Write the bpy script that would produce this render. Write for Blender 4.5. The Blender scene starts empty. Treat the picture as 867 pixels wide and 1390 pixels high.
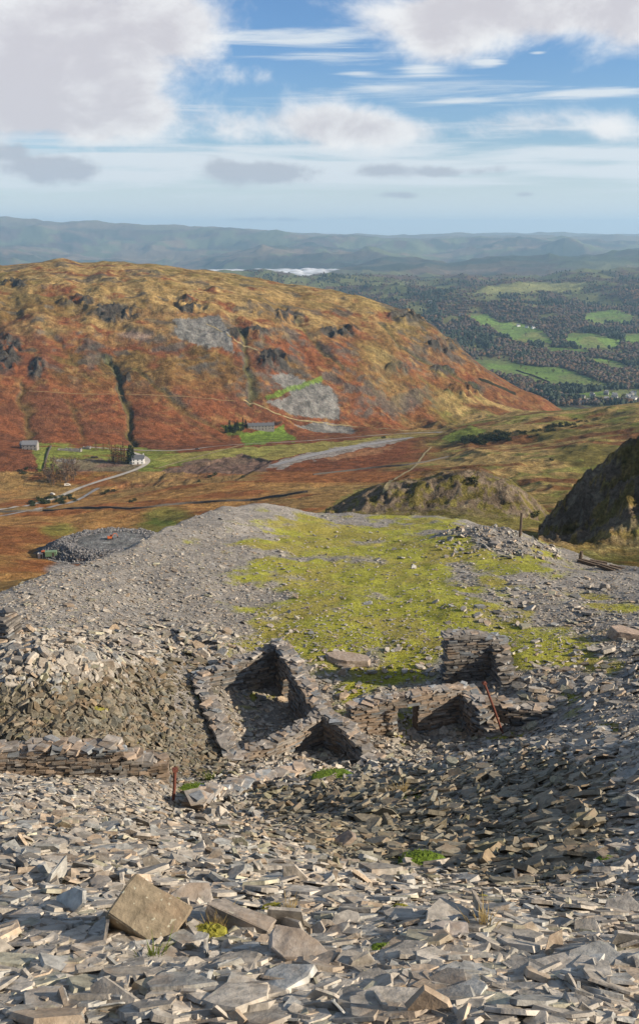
import bpy, math, random
import numpy as np
from mathutils import Vector, Matrix
random.seed(7); RS = np.random.RandomState(7)
scene = bpy.context.scene
HAZE = 4.8e-5
COL = scene.collection
F = 1265.0; TH = math.radians(14.8); CT, ST = math.cos(TH), math.sin(TH)
SUN_EL, SUN_AZ = math.radians(24), math.radians(11)      # light from the right, a little behind the viewer
SUNV = Vector((math.cos(SUN_EL)*math.cos(SUN_AZ), -math.cos(SUN_EL)*math.sin(SUN_AZ), math.sin(SUN_EL)))

# ------------------------------------------------------------------ survey helpers
def conv(px, py):                      # bearing and dip of a sight line
    px = np.asarray(px, float); py = np.asarray(py, float)
    cx = (px-433.5)/F; cy = -(py-650)/F
    d = CT+cy*ST
    return cx/d, -(-ST+cy*CT)/d
def proj(u, t):
    fw = CT+t*ST; up = ST-t*CT
    return 433.5+F*u/fw, 650-F*up/fw
def hsh(ix, iy, s):
    n = (ix.astype(np.int64)*374761393 + iy.astype(np.int64)*668265263 + s*69069*7919) & 0xffffffff
    n = ((n ^ (n >> 13))*1274126177) & 0xffffffff
    n = ((n ^ (n >> 16))*2246822519) & 0xffffffff
    return ((n ^ (n >> 15)) & 0xffffff)/float(0xffffff)
def vnoise(x, y, s=0):
    x = np.asarray(x, float); y = np.asarray(y, float)
    ix = np.floor(x); iy = np.floor(y); fx = x-ix; fy = y-iy
    fx = fx*fx*fx*(fx*(fx*6-15)+10); fy = fy*fy*fy*(fy*(fy*6-15)+10)
    a = hsh(ix, iy, s); b = hsh(ix+1, iy, s); c = hsh(ix, iy+1, s); d = hsh(ix+1, iy+1, s)
    return (a*(1-fx)+b*fx)*(1-fy)+(c*(1-fx)+d*fx)*fy
def fbm(x, y, o=5, s=0, g=0.5):
    r = 0; a = 1; tot = 0
    for k in range(o):
        r = r+a*vnoise(x, y, s+k*17); tot += a; a *= g
        x, y = (x*0.8-y*0.6)*2.03+5.2, (x*0.6+y*0.8)*2.03+1.7
    return r/tot                        # 0..1
def ridged(x, y, o=4, s=0):
    r = 0; a = 1; tot = 0
    for k in range(o):
        r = r+a*(1-np.abs(2*vnoise(x, y, s+k*13)-1)); tot += a; a *= .5
        x, y = (x*0.8-y*0.6)*2.1+3.1, (x*0.6+y*0.8)*2.1+7.7
    return r/tot
def sst(a, b, x):
    t = np.clip((x-a)/(b-a), 0, 1); return t*t*(3-2*t)
def inpoly(px, py, poly):
    r = np.zeros(px.shape, bool); n = len(poly)
    for i in range(n):
        x1, y1 = poly[i]; x2, y2 = poly[(i+1) % n]
        if y1 == y2: continue
        c = ((y1 > py) != (y2 > py)) & (px < (x2-x1)*(py-y1)/(y2-y1)+x1)
        r ^= c
    return r
def pchip(x, y, q):
    h = np.diff(x); d = np.diff(y)/h
    m = np.zeros(len(x))
    w1 = 2*h[1:]+h[:-1]; w2 = h[1:]+2*h[:-1]
    with np.errstate(all='ignore'):
        hm = (w1+w2)/(w1/d[:-1]+w2/d[1:])
    m[1:-1] = np.where(d[:-1]*d[1:] > 0, hm, 0); m[0] = d[0]; m[-1] = d[-1]
    k = np.clip(np.searchsorted(x, q)-1, 0, len(h)-1)
    t = np.clip((q-x[k])/h[k], 0, 1)
    return ((1+2*t)*(1-t)**2*y[k]+t*(1-t)**2*h[k]*m[k]+t*t*(3-2*t)*y[k+1]+t*t*(t-1)*h[k]*m[k+1])

# ------------------------------------------------------------------ mesh helpers
def mesh_np(name, V, faces_idx, loop_start, col=None, smooth=False, mat=None, parent=None, link=True):
    me = bpy.data.meshes.new(name)
    V = np.ascontiguousarray(V, dtype=np.float32)
    me.vertices.add(len(V)); me.vertices.foreach_set('co', V.ravel())
    me.loops.add(len(faces_idx)); me.loops.foreach_set('vertex_index', np.ascontiguousarray(faces_idx, dtype=np.int32))
    me.polygons.add(len(loop_start)); me.polygons.foreach_set('loop_start', np.ascontiguousarray(loop_start, dtype=np.int32))
    me.update(calc_edges=True)
    me.polygons.foreach_set('use_smooth', np.full(len(loop_start), bool(smooth)))
    if col is not None:
        a = me.color_attributes.new('Col', 'FLOAT_COLOR', 'POINT')
        c = np.ones((len(V), 4), np.float32); c[:, :col.shape[1]] = col
        a.data.foreach_set('color', c.ravel())
    if mat: me.materials.append(mat)
    me.validate()
    if not link: return me
    o = bpy.data.objects.new(name, me); COL.objects.link(o)
    if parent: o.parent = parent
    return o
def tag(o, label=None, cat=None, group=None, kind=None):
    if label and cat and not kind: kind = 'thing'
    if label: o['label'] = label
    if cat: o['category'] = cat
    if group: o['group'] = group
    if kind: o['kind'] = kind
    return o
def empty(name, loc=(0, 0, 0), rz=0, label=None, cat=None, group=None):
    o = bpy.data.objects.new(name, None); COL.objects.link(o); o.location = loc; o.rotation_euler = (0, 0, rz)
    o.empty_display_size = .3
    return tag(o, label, cat, group)
def copy_tree(o, parent=None):
    c = o.copy(); COL.objects.link(c); c.parent = parent
    for ch in [x for x in bpy.data.objects if x.parent == o]: copy_tree(ch, c)
    return c
class MB:
    def __init__(s): s.v = []; s.f = []; s.c = []
    def add(s, vs, fs, col=None):
        b = len(s.v); s.v += [tuple(v) for v in vs]; s.f += [[b+i for i in f] for f in fs]
        s.c += [col or (1, 1, 1)]*len(vs)
    def box(s, c, d, rz=0, M=None, col=None, jit=0):
        vs = []
        for z in (-1, 1):
            for x, y in ((-1, -1), (1, -1), (1, 1), (-1, 1)):
                p = Vector((x*d[0]/2, y*d[1]/2, z*d[2]/2))
                if jit: p += Vector([random.uniform(-jit, jit)*q for q in d])
                if M is not None: p = M @ p
                elif rz: p = Matrix.Rotation(rz, 3, 'Z') @ p
                vs.append(p+Vector(c))
        s.add(vs, [[0, 3, 2, 1], [4, 5, 6, 7], [0, 1, 5, 4], [1, 2, 6, 5], [2, 3, 7, 6], [3, 0, 4, 7]], col)
    def tube(s, pts, r, n=8, col=None):
        pts = [Vector(p) for p in pts]; rr = r if isinstance(r, (list, tuple)) else [r]*len(pts)
        vs = []; fs = []
        for i, p in enumerate(pts):
            d = (pts[min(i+1, len(pts)-1)]-pts[max(i-1, 0)]).normalized()
            a = d.orthogonal().normalized() if i == 0 else (a-d*a.dot(d)).normalized()
            b = d.cross(a)
            for k in range(n):
                q = 2*math.pi*k/n; vs.append(p+(a*math.cos(q)+b*math.sin(q))*rr[i])
        for i in range(len(pts)-1):
            for k in range(n):
                fs.append([i*n+k, i*n+(k+1) % n, (i+1)*n+(k+1) % n, (i+1)*n+k])
        fs.append(list(range(n))[::-1]); fs.append([(len(pts)-1)*n+k for k in range(n)])
        s.add(vs, fs, col)
    def build(s, name, mat, parent=None, smooth=False, colours=False):
        me = bpy.data.meshes.new(name); me.from_pydata([tuple(v) for v in s.v], [], s.f); me.update()
        if colours:
            a = me.color_attributes.new('Col', 'FLOAT_COLOR', 'POINT')
            c = np.ones((len(s.v), 4), np.float32); c[:, :3] = np.array(s.c); a.data.foreach_set('color', c.ravel())
        if smooth: me.polygons.foreach_set('use_smooth', np.ones(len(me.polygons), bool))
        me.materials.append(mat)
        o = bpy.data.objects.new(name, me); COL.objects.link(o)
        if parent: o.parent = parent
        return o

# ------------------------------------------------------------------ materials
class NT:
    def __init__(s, tree): s.t = tree; s.n = tree.nodes; s.l = tree.links
    def new(s, ty, **kw):
        n = s.n.new(ty)
        for k, v in kw.items():
            if k.startswith('_'): setattr(n, k[1:], v)
            else: n.inputs[k].default_value = v
        return n
    def put(s, sock, v):
        if hasattr(v, 'is_linked') or hasattr(v, 'links'): s.l.new(v, sock)
        else: sock.default_value = v
    def math(s, op, a, b=0.0, c=None, clamp=False):
        n = s.n.new('ShaderNodeMath'); n.operation = op; n.use_clamp = clamp
        s.put(n.inputs[0], a); s.put(n.inputs[1], b)
        if c is not None: s.put(n.inputs[2], c)
        return n.outputs[0]
    def mix(s, f, a, b, mode='MIX'):
        n = s.n.new('ShaderNodeMix'); n.data_type = 'RGBA'; n.blend_type = mode
        s.put(n.inputs[0], f); s.put(n.inputs[6], a); s.put(n.inputs[7], b)
        return n.outputs[2]
    def noise(s, vec, scale, detail=4, rough=.55, dist=0):
        n = s.n.new('ShaderNodeTexNoise'); n.inputs['Scale'].default_value = scale
        n.inputs['Detail'].default_value = detail; n.inputs['Roughness'].default_value = rough; n.inputs['Distortion'].default_value = dist
        if vec is not None: s.l.new(vec, n.inputs['Vector'])
        return n.outputs[0]
    def ss(s, v, a, b, lo=0., hi=1.):
        n = s.n.new('ShaderNodeMapRange'); n.interpolation_type = 'SMOOTHSTEP'
        s.put(n.inputs[0], v); n.inputs[1].default_value = a; n.inputs[2].default_value = b
        n.inputs[3].default_value = lo; n.inputs[4].default_value = hi
        return n.outputs[0]
def newmat(name):
    m = bpy.data.materials.new(name); m.use_nodes = True; t = m.node_tree; t.nodes.clear()
    N = NT(t); o = t.nodes.new('ShaderNodeOutputMaterial'); b = t.nodes.new('ShaderNodeBsdfPrincipled')
    t.links.new(b.outputs[0], o.inputs[0]); return m, N, b
def c4(c): return (c[0], c[1], c[2], 1)
def plain(name, col, rough=.8, scale=6, var=.25, bump=0.0, metal=0, coords='Object'):
    m, N, b = newmat(name)
    tc = N.new('ShaderNodeTexCoord').outputs[coords]
    nz = N.noise(tc, scale, 5, .6)
    f = N.ss(nz, .25, .75, 1-var, 1+var)
    cc = N.mix(1.0, c4(col), f, 'MULTIPLY')
    N.l.new(cc, b.inputs['Base Color']); b.inputs['Roughness'].default_value = rough; b.inputs['Metallic'].default_value = metal
    b.inputs['Specular IOR Level'].default_value = .3
    if bump:
        bn = N.new('ShaderNodeBump', Strength=.6, Distance=bump); N.l.new(nz, bn.inputs['Height']); N.l.new(bn.outputs[0], b.inputs['Normal'])
    return m
def colmat(name, rough=.7, scale=8., var=.25, bump=.02, spec=.3, detail=6, scale2=None, lichen=0.):
    m, N, b = newmat(name)
    g = N.new('ShaderNodeNewGeometry').outputs['Position']
    at = N.new('ShaderNodeVertexColor', _layer_name='Col').outputs[0]
    nz = N.noise(g, scale, detail, .62)
    f = N.ss(nz, .28, .72, 1-var, 1+var)
    c = N.mix(1.0, at, f, 'MULTIPLY')
    if lichen:
        l = N.ss(N.noise(g, scale*1.7, 3, .5), .66, .70, 0, lichen)
        c = N.mix(l, c, (.42, .42, .33, 1))
        l2 = N.ss(N.noise(g, scale*.23, 4, .6), .5, .68, 0, .55)
        c = N.mix(l2, c, (.24, .17, .11, 1))
    N.l.new(c, b.inputs['Base Color']); b.inputs['Roughness'].default_value = rough; b.inputs['Specular IOR Level'].default_value = spec
    if bump:
        hh = nz
        if scale2: hh = N.math('ADD', nz, N.math('MULTIPLY', N.noise(g, scale2, 6, .7), 1.5))
        bn = N.new('ShaderNodeBump', Strength=.8, Distance=bump); N.l.new(hh, bn.inputs['Height']); N.l.new(bn.outputs[0], b.inputs['Normal'])
    return m
M_slate = colmat('slate_stone', .6, 11, .36, .02, .35, 8, lichen=.4)
M_wallstone = colmat('slate_walling', .75, 6, .3, .02, .25, lichen=.3)
M_gravel = colmat('slate_gravel', .8, 5, .35, .05, .2, 8, 22)
M_land = colmat('moorland', .95, .13, .48, 2.2, .08, 12, .5)
def landmat():
    m, N, b = newmat('moorland')
    g = N.new('ShaderNodeNewGeometry').outputs['Position']; at = N.new('ShaderNodeVertexColor', _layer_name='Col').outputs[0]
    nz = N.noise(g, .11, 14, .66); n2 = N.noise(g, .34, 8, .62, .4); n3 = N.noise(g, .21, 9, .68, .2)
    c = N.mix(1.0, at, N.ss(nz, .3, .7, .55, 1.45), 'MULTIPLY')
    c = N.mix(N.ss(n2, .53, .60, 0, .42), c, N.mix(1.0, c, (1.55, 1.75, 1.7, 1), 'MULTIPLY'))
    c = N.mix(N.ss(n3, .575, .625, 0, .6), c, N.mix(1.0, c, (.45, .5, .55, 1), 'MULTIPLY'))
    n4 = N.noise(g, 1.3, 7, .7)
    c = N.mix(1.0, c, N.ss(n4, .3, .7, .6, 1.4), 'MULTIPLY')
    N.l.new(c, b.inputs['Base Color']); b.inputs['Roughness'].default_value = .95; b.inputs['Specular IOR Level'].default_value = .05
    hh = N.math('ADD', N.math('MULTIPLY', nz, 2.), N.math('ADD', N.math('MULTIPLY', n4, .5), N.math('ADD', n2, n3)))
    bn = N.new('ShaderNodeBump', Strength=.9, Distance=1.7); N.l.new(hh, bn.inputs['Height']); N.l.new(bn.outputs[0], b.inputs['Normal'])
    return m
M_land = landmat()
M_foliage = colmat('foliage', .9, 1.5, .3, 0, .1, 3)

# ------------------------------------------------------------------ valley and far terrain (one sheet, from depth rows)
def row(keys, Ys, pys=None, zs=None):
    keys = np.array(keys, float); Ys = np.broadcast_to(np.array(Ys, float), keys.shape)
    if zs is not None:
        zs = np.broadcast_to(np.array(zs, float), keys.shape); u, _ = conv(keys, np.full(keys.shape, 600.))
        return u, np.log(Ys), zs/Ys
    u, t = conv(keys, np.array(pys, float)); return u, np.log(Ys), -t
K = [-300, 0, 100, 200, 300, 400, 500, 600, 700, 800, 867, 1170]
CK = [-300, 0, 50, 85, 110, 150, 200, 270, 340, 400, 450, 500, 550, 590, 620, 660, 700, 740, 765, 800, 867, 1170]
CP = [352, 360, 358, 353, 360, 357, 360, 368, 378, 388, 395, 408, 425, 448, 475, 505, 530, 550, 566, 590, 600, 620]
CY = [1500]*7+[1490, 1480, 1450, 1440, 1420, 1410, 1400, 1400, 1390, 1380, 1360, 1360, 1360, 1360, 1360]
rows = [
 row([-300, 1170], 20, zs=[-50, -50]),
 row(K, 100, pys=[900, 900, 900, 900, 900, 900, 880, 880, 880, 870, 860, 860]),
 row(K, [260]*8+[230, 170, 160, 160], pys=[830, 815, 800, 800, 780, 770, 745, 740, 735, 765, 775, 760]),
 row(K, [430, 430, 450, 450, 450, 430, 340, 330, 320, 260, 250, 250], pys=[750, 752, 752, 738, 708, 702, 704, 704, 712, 735, 735, 730]),
 row(K, [600]*7+[590, 560, 540, 540, 540], pys=[705, 703, 700, 690, 682, 672, 665, 660, 660, 655, 650, 640]),
 row(K, [760, 760, 760, 760, 780, 800, 830, 820, 780, 750, 750, 750], pys=[665, 667, 667, 655, 640, 630, 622, 615, 610, 605, 600, 590]),
 row([-300, 0, 100, 200, 300, 400, 500, 540, 600, 650, 700, 750, 800, 867, 1170], [830, 830, 860, 870, 900, 930, 960, 980, 1000, 1010, 1010, 1010, 1000, 950, 950],
     pys=[606, 612, 618, 618, 608, 602, 595, 592, 583, 574, 566, 560, 557, 552, 540]),
 row([-300, 0, 100, 200, 300, 400, 500, 600, 700, 800, 867, 1170], [890, 900, 920, 940, 980, 1050, 1120, 1180, 1240, 1260, 1260, 1260],
     pys=[590, 600, 604, 604, 598, 588, 582, 577, 572, 572, 575, 575]),
 row([-300, 0, 100, 200, 300, 400, 500, 600, 660, 700, 740, 765, 800, 867, 1170], [1060, 1060, 1080, 1090, 1120, 1160, 1200, 1260, 1290, 1300, 1310, 1310, 1310, 1310, 1310],
     pys=[490, 492, 496, 500, 505, 510, 515, 530, 548, 558, 566, 575, 590, 600, 600]),
 row([-300, 0, 100, 200, 270, 340, 400, 450, 500, 550, 590, 620, 660, 700, 740, 765, 800, 867, 1170], [1250]*4+[1260, 1260, 1290, 1300, 1320, 1330, 1340]+[1345]*8,
     pys=[395, 402, 402, 402, 408, 415, 428, 436, 446, 462, 480, 500, 522, 541, 556, 570, 594, 604, 620]),
 row(CK, CY, pys=CP),
 row(K, 1900, zs=[-200, -200, -200, -220, -250, -280, -320, -350, -370, -372, -365, -360]),
 row(K, 2350, pys=[420, 420, 430, 440, 460, 490, 510, 525, 533, 533, 533, 533]),
 row(K, 2900, pys=[420, 420, 430, 440, 450, 470, 480, 490, 490, 492, 496, 496]),
 row(K, 3700, pys=[410, 410, 410, 410, 420, 430, 440, 446, 450, 452, 455, 455]),
 row(K, 5000, pys=[395, 395, 395, 395, 398, 400, 404, 406, 404, 405, 402, 400]),
 row([-300, 0, 200, 330, 400, 450, 520, 600, 680, 750, 800, 867, 1170], 6800, pys=[380, 376, 376, 374, 374, 376, 382, 384, 380, 378, 374, 370, 366]),
 row(K, 8300, zs=[-380]*5+[-400]*7),
 row([-300, 0, 200, 340, 420, 470, 520, 560, 620, 680, 740, 800, 867, 1170], 10500, pys=[366, 364, 364, 368, 366, 360, 354, 353, 356, 352, 348, 346, 348, 348]),
 row(K, 13000, zs=[-380]*5+[-360]*7),
 row([-300, 0, 120, 200, 300, 400, 500, 620, 700, 780, 867, 1170], 15500, pys=[330, 330, 332, 334, 336, 334, 336, 338, 336, 334, 336, 336]),
 row([-300, 0, 60, 130, 200, 270, 330, 400, 450, 500, 560, 600, 650, 700, 770, 867, 1170], [19000]*8+[20000, 22000, 24000, 25000, 26000, 26000, 26000, 26000, 26000],
     pys=[296, 301, 303, 307, 310, 313, 315, 316, 319, 322, 323, 320, 319, 317, 319, 321, 321]),
 row([-300, 1170], 34000, zs=[-500, -500]),
]
us = conv(np.arange(-330, 1201, 2.0), 500.)[0]
Yr = np.concatenate([np.geomspace(40, 120, 40, endpoint=False), np.geomspace(120, 700, 420, endpoint=False), np.geomspace(700, 1750, 430, endpoint=False),
                     np.geomspace(1750, 9000, 330, endpoint=False), np.geomspace(9000, 34000, 170)])
lnY = np.log(Yr)
Z = np.zeros((len(us), len(Yr)))
RK = [(np.interp(us, r[0], r[1]), np.interp(us, r[0], r[2])) for r in rows]
for i in range(len(us)):
    ks = np.array([k[0][i] for k in RK]); zs = np.array([k[1][i]*math.exp(k[0][i]) for k in RK])
    Z[i] = pchip(ks, zs, lnY)
U = us[:, None]+0*Z; YY = Yr[None, :]+0*Z; XX = U*YY
def smooth_u(A, w):
    k = np.hanning(2*w+3)[1:-1]; k /= k.sum()
    P = np.pad(A, ((w, w), (0, 0)), mode='edge'); return sum(k[j]*P[j:j+A.shape[0]] for j in range(2*w+1))
Z = smooth_u(Z, 5)
# crag on the right and rocky knoll in the middle
def override(cols, w=.0):
    global Z
    kp = []
    for keys, Ys, pys in cols:
        u, t = conv(np.array(keys, float), np.array(pys, float)); Ys = np.broadcast_to(np.array(Ys, float), u.shape)
        kp.append((np.interp(us, u, Ys), np.interp(us, u, -t*Ys), u.min(), u.max()))
    lo = max(k[2] for k in kp); hi = 9 if cols[0][0][-1] > 867 else min(k[3] for k in kp)
    R = np.full(Z.shape, -1e4)
    for i in range(len(us)):
        if us[i] < lo or us[i] > hi: continue
        ys = np.array([k[0][i] for k in kp]); zz = np.array([k[1][i] for k in kp])
        m = (Yr >= ys[0]) & (Yr <= ys[-1])
        R[i, m] = pchip(ys, zz, Yr[m])
    return R
crag = override([([725, 760, 800, 867, 1170], 135, [775, 772, 772, 778, 790]), ([725, 760, 800, 867, 1170], 160, [738, 742, 745, 745, 720]),
                 ([725, 760, 800, 830, 867, 1170], [178, 178, 176, 174, 172, 165], [735, 733, 722, 706, 694, 640]),
                 ([725, 740, 765, 790, 820, 845, 867, 960, 1170], [190]*9, [734, 716, 690, 662, 640, 616, 600, 540, 440]),
                 ([725, 740, 765, 790, 820, 845, 867, 960, 1170], [204]*9, [733, 717, 695, 668, 646, 624, 608, 550, 455]),
                 ([725, 800, 867, 1170], [260]*4, [760, 760, 760, 720])])
# grow a ragged rock face on the crag
cr_m = crag > Z
rk = np.exp(-((YY-184)/18)**2)*cr_m
crag = crag + rk*((ridged(XX/7, YY/7, 5, 3)-.55)*8.0 + (ridged(XX/2.5, YY/2.5, 4, 9)-.5)*3.2)
knoll = override([([440, 480, 560, 640, 700, 745], 310, [712, 708, 706, 708, 714, 722]), ([440, 480, 560, 640, 700, 745], 340, [704, 696, 693, 692, 702, 716]),
                  ([440, 480, 520, 560, 600, 650, 690, 720, 745], 362, [697, 679, 665, 658, 652, 648, 662, 682, 703]),
                  ([440, 480, 520, 560, 600, 650, 690, 720, 745], 385, [694, 669, 654, 646, 641, 637, 651, 673, 698]),
                  ([440, 480, 560, 640, 700, 745], 450, [712, 708, 700, 700, 705, 715])])
kn_m = knoll > Z
kk = np.exp(-((YY-358)/22)**2)*kn_m
knoll = knoll + kk*(ridged(XX/11, YY/11, 5, 33)-.6)*7.0
Z = np.maximum(Z, crag); Z = np.maximum(Z, knoll)
rockface = np.clip(rk*1.3, 0, 1)*(crag >= Z-1e-6) + np.clip(kk*1.2, 0, 1)*(knoll >= Z-1e-6)*.9
PX, PY = proj(U, -Z/YY)
# working spoil heap with a flat top, below in the valley
hu, ht = conv(152., 740.); hY = 445.; hx, hy = hu*hY, hY
dq = np.hypot((XX-hx)/25, (YY-hy)/20)
dq = dq*(1+.25*(fbm(XX/14, YY/14, 3, 60)-.5))
heapz = -hY*ht*.985
qz = heapz - np.clip(dq-1, 0, 9)*13 + (fbm(XX/4, YY/4, 4, 71)-.5)*2.2*sst(.75, 1.0, dq)
qmask = (qz > Z) & (dq < 3)
Z = np.where(qmask, qz, Z)
# pixel of every terrain point (used as survey grid for land cover)
crestY = np.interp(us, *[conv(np.array(CK, float), np.array(CP, float))[0], np.array(CY, float)])[:, None]
hill = sst(930, 1080, YY)*(1-sst(1.25, 1.45, YY/crestY))*(1-sst(720, 790, PX))
# relief noise
rel = np.zeros(Z.shape)
rel += (1-.6*sst(.82, .97, YY/crestY))*hill*((ridged(XX/150, YY/110, 5, 5)-.6)*22 + (fbm(XX/28, YY/28, 5, 6)-.5)*8 + (ridged(XX/40, YY/26, 4, 7)-.6)*5 + (ridged((XX+YY*.35)/120, YY/420, 3, 77)-.5)*22)*np.clip(sst(960, 1150, YY), 0, 1)
mid = sst(150, 260, YY)*(1-sst(700, 800, YY))*(1-np.clip(rockface, 0, 1))*(~qmask)
rel += mid*((fbm(XX/60, YY/60, 5, 8)-.5)*9)
mid2 = sst(760, 800, YY)*(1-sst(930, 1050, YY))
rel += mid2*((fbm(XX/30, YY/30, 4, 8)-.5)*3)*(1-.6*sst(600, 500, PX))
rightmoor = sst(540, 620, PX)*sst(400, 520, YY)*(1-sst(950, 1050, YY))
rel += rightmoor*(ridged(XX/90, YY/90, 4, 28)-.6)*12
far = sst(1800, 2600, YY)
rel += far*(1-sst(9000, 11000, YY))*((ridged(XX/700, YY/520, 5, 12)-.55)*130)*np.clip((YY-1800)/3500, .14, 1)
rel += sst(9000, 11000, YY)*((ridged(XX/2600, YY/2600, 6, 14)-.6)*420 + (fbm(XX/900, YY/900, 5, 16)-.5)*200)*(1-.45*sst(16000, 20000, YY))
Z = Z+rel
# gullies cut into the fellside
def polydist(xx, yy, pts):
    d = np.full(xx.shape, 1e9)
    for (a, b), (c, e) in zip(pts[:-1], pts[1:]):
        vx, vy = c-a, e-b; t = np.clip(((xx-a)*vx+(yy-b)*vy)/(vx*vx+vy*vy), 0, 1)
        d = np.minimum(d, np.hypot(xx-a-t*vx, yy-b-t*vy))
    return d
def hit_grid(px, py, Zg, usg, Yg):
    u, t = conv(px, py); i = np.clip(np.searchsorted(usg, u)-1, 0, len(usg)-2); f = (u-usg[i])/(usg[i+1]-usg[i])
    z = Zg[i]*(1-f)+Zg[i+1]*f; tt = -z/Yg
    k = np.argmax(tt <= t)
    if k == 0: k = int(np.argmin(tt)) if not (tt <= t).any() else 0
    if k > 0 and tt[k] <= t:
        w = (tt[k-1]-t)/max(1e-9, tt[k-1]-tt[k]); Y = Yg[k-1]+(Yg[k]-Yg[k-1])*w
    else: Y = Yg[k]
    return float(u*Y), float(Y), float(np.interp(Y, Yg, z))
HB = (us > -1)
hillonly = Z
gull = [[(146, 485), (156, 510), (162, 530), (171, 550), (168, 575), (176, 590), (180, 603)], [(326, 445), (338, 470), (334, 500), (344, 520), (338, 545)], [(178, 498), (215, 525), (260, 560), (320, 592)],
        [(28, 520), (40, 560), (44, 598)], [(90, 540), (104, 570), (110, 600)], [(240, 545), (262, 572), (300, 598)], [(395, 430), (430, 470), (470, 500)], [(60, 440), (90, 480), (130, 520)], [(520, 440), (545, 470), (600, 500), (650, 530)]]
gmask = np.zeros(Z.shape)
for gi, g in enumerate(gull):
    gd = (1., .8, .45, .5, .3, .25, .5, .25, .6)[gi]
    w = [hit_grid(a, b, Z, us, Yr)[:2] for a, b in g]
    d = polydist(XX+(fbm(XX/30, YY/30, 3, 44)-.5)*22, YY, w)
    e = np.exp(-(d/3.2)**2); Z = Z-(e*4.5+np.exp(-(d/14)**2)*2.5)*gd; gmask = np.maximum(gmask, e*gd)
Z = Z.astype(float)
PX, PY = proj(U, -Z/YY)
def zmid(x, y):
    u = x/y; i = min(max(int(np.searchsorted(us, u))-1, 0), len(us)-2); f = (u-us[i])/(us[i+1]-us[i])
    a = np.interp(y, Yr, Z[i]); b = np.interp(y, Yr, Z[i+1]); return float(a*(1-f)+b*f)
def hitm(px, py):
    return hit_grid(px, py, Z, us, Yr)

# land cover colours
wx = PX+(fbm(XX/np.maximum(YY, 60)*60, np.log(YY)*40, 4, 80)-.5)*16
wy = PY+(fbm(XX/np.maximum(YY, 60)*60, np.log(YY)*40, 4, 90)-.5)*8
def C(*c): return np.array(c, float)
bracken = C(.165, .06, .026); rust = C(.105, .045, .024); ochre = C(.27, .18, .07); olive = C(.115, .105, .03); green = C(.12, .19, .03)
turf = C(.16, .19, .04); rock = C(.13, .12, .105); scree = C(.165, .16, .15); wood = C(.062, .043, .032); dkwood = C(.022, .032, .02); heath = C(.075, .05, .03)
col = np.zeros(Z.shape+(3,)); col[:] = bracken
def blend(c, m):
    global col
    m = np.clip(m, 0, 1)[..., None]; col = col*(1-m)+c*m
n1 = fbm(XX/70, YY/50, 5, 101); n2 = fbm(XX/24, YY/18, 5, 102); n3 = fbm(XX/9, YY/7, 5, 103)
# fellside opposite
blend(rust, sst(.45, .6, n2)*.7)
top = sst(470, 385, PY+(n1-.5)*130+np.clip(PX-430, 0, 400)*-.12)
blend(ochre, top*hill*sst(.30, .5, n2))
blend(olive, hill*sst(.52, .64, n1)*.5*sst(330, 420, 900-PY))
blend(olive*.9, hill*sst(400, 640, PX)*sst(.38, .56, n2)*.85); blend(heath*1.2, hill*sst(450, 650, PX)*sst(.5, .62, n1)*.6); blend(bracken, hill*sst(430, 500, PY)*sst(380, 480, PX)*sst(.36, .5, n2)*.75)
blend(ochre, hill*sst(.60, .72, n3)*.45)
dz = np.gradient(Z, axis=1)/np.gradient(YY, axis=1); dzu = np.gradient(Z, axis=0)/np.maximum(np.gradient(XX, axis=0), .01)
steep = np.hypot(dz, dzu)
blend(rock*.6, hill*sst(.75, 1.1, steep)*.8)
blend(rock*.55, hill*sst(.62, .68, fbm(XX/34, YY/20, 5, 140))*.7*sst(560, 480, PY)); blend(C(.30, .21, .09), hill*top*sst(.55, .66, fbm(XX/14, YY/9, 4, 141))*.8)
def ell(cx, cy, rx, ry, sharp=.35): return 1-sst(1-sharp, 1+sharp, np.hypot((wx-cx)/rx, (wy-cy)/ry))
rockpos = [(157, 425, 30, 12), (258, 413, 16, 11), (372, 490, 22, 12), (20, 385, 14, 5), (105, 410, 22, 6), (318, 455, 16, 8), (345, 452, 18, 6), (560, 430, 30, 8), (600, 505, 18, 7),
           (10, 480, 16, 26), (50, 500, 12, 14), (600, 470, 22, 8), (630, 530, 24, 8), (390, 430, 20, 9), (145, 485, 9, 4), (172, 515, 8, 4), (540, 500, 15, 7), (460, 450, 24, 7)]
rkh = np.zeros(Z.shape)
for a in rockpos:
    e = ell(*a)*hill; rkh = np.maximum(rkh, e); blend(rock*.42, np.clip(e*1.6, 0, 1)*sst(.36, .46, n3)*.95)
Z = Z + rkh*(ridged(XX/12, YY/8, 4, 200)-.5)*20
for poly in ([(232, 434), (262, 432), (298, 428), (312, 448), (318, 478), (300, 470), (270, 470), (245, 460)],
             [(365, 508), (400, 510), (425, 520), (445, 525), (458, 540), (460, 570), (430, 568), (395, 562), (360, 545), (395, 538)],
             [(395, 578), (440, 573), (475, 580), (480, 590), (440, 588)]):
    blend(scree*(.8+.35*n3[..., None]), inpoly(wx, wy, poly)*.95)
blend(green, (np.abs(wy-(541-(wx-360)*.35)) < 3.5)*(np.abs(wx-400) < 38)*.8)
blend(C(.3, .22, .18), ell(185, 455, 22, 4)*.6)
blend(green*.55, gmask*.6); blend(heath, gmask*.5)
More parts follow.
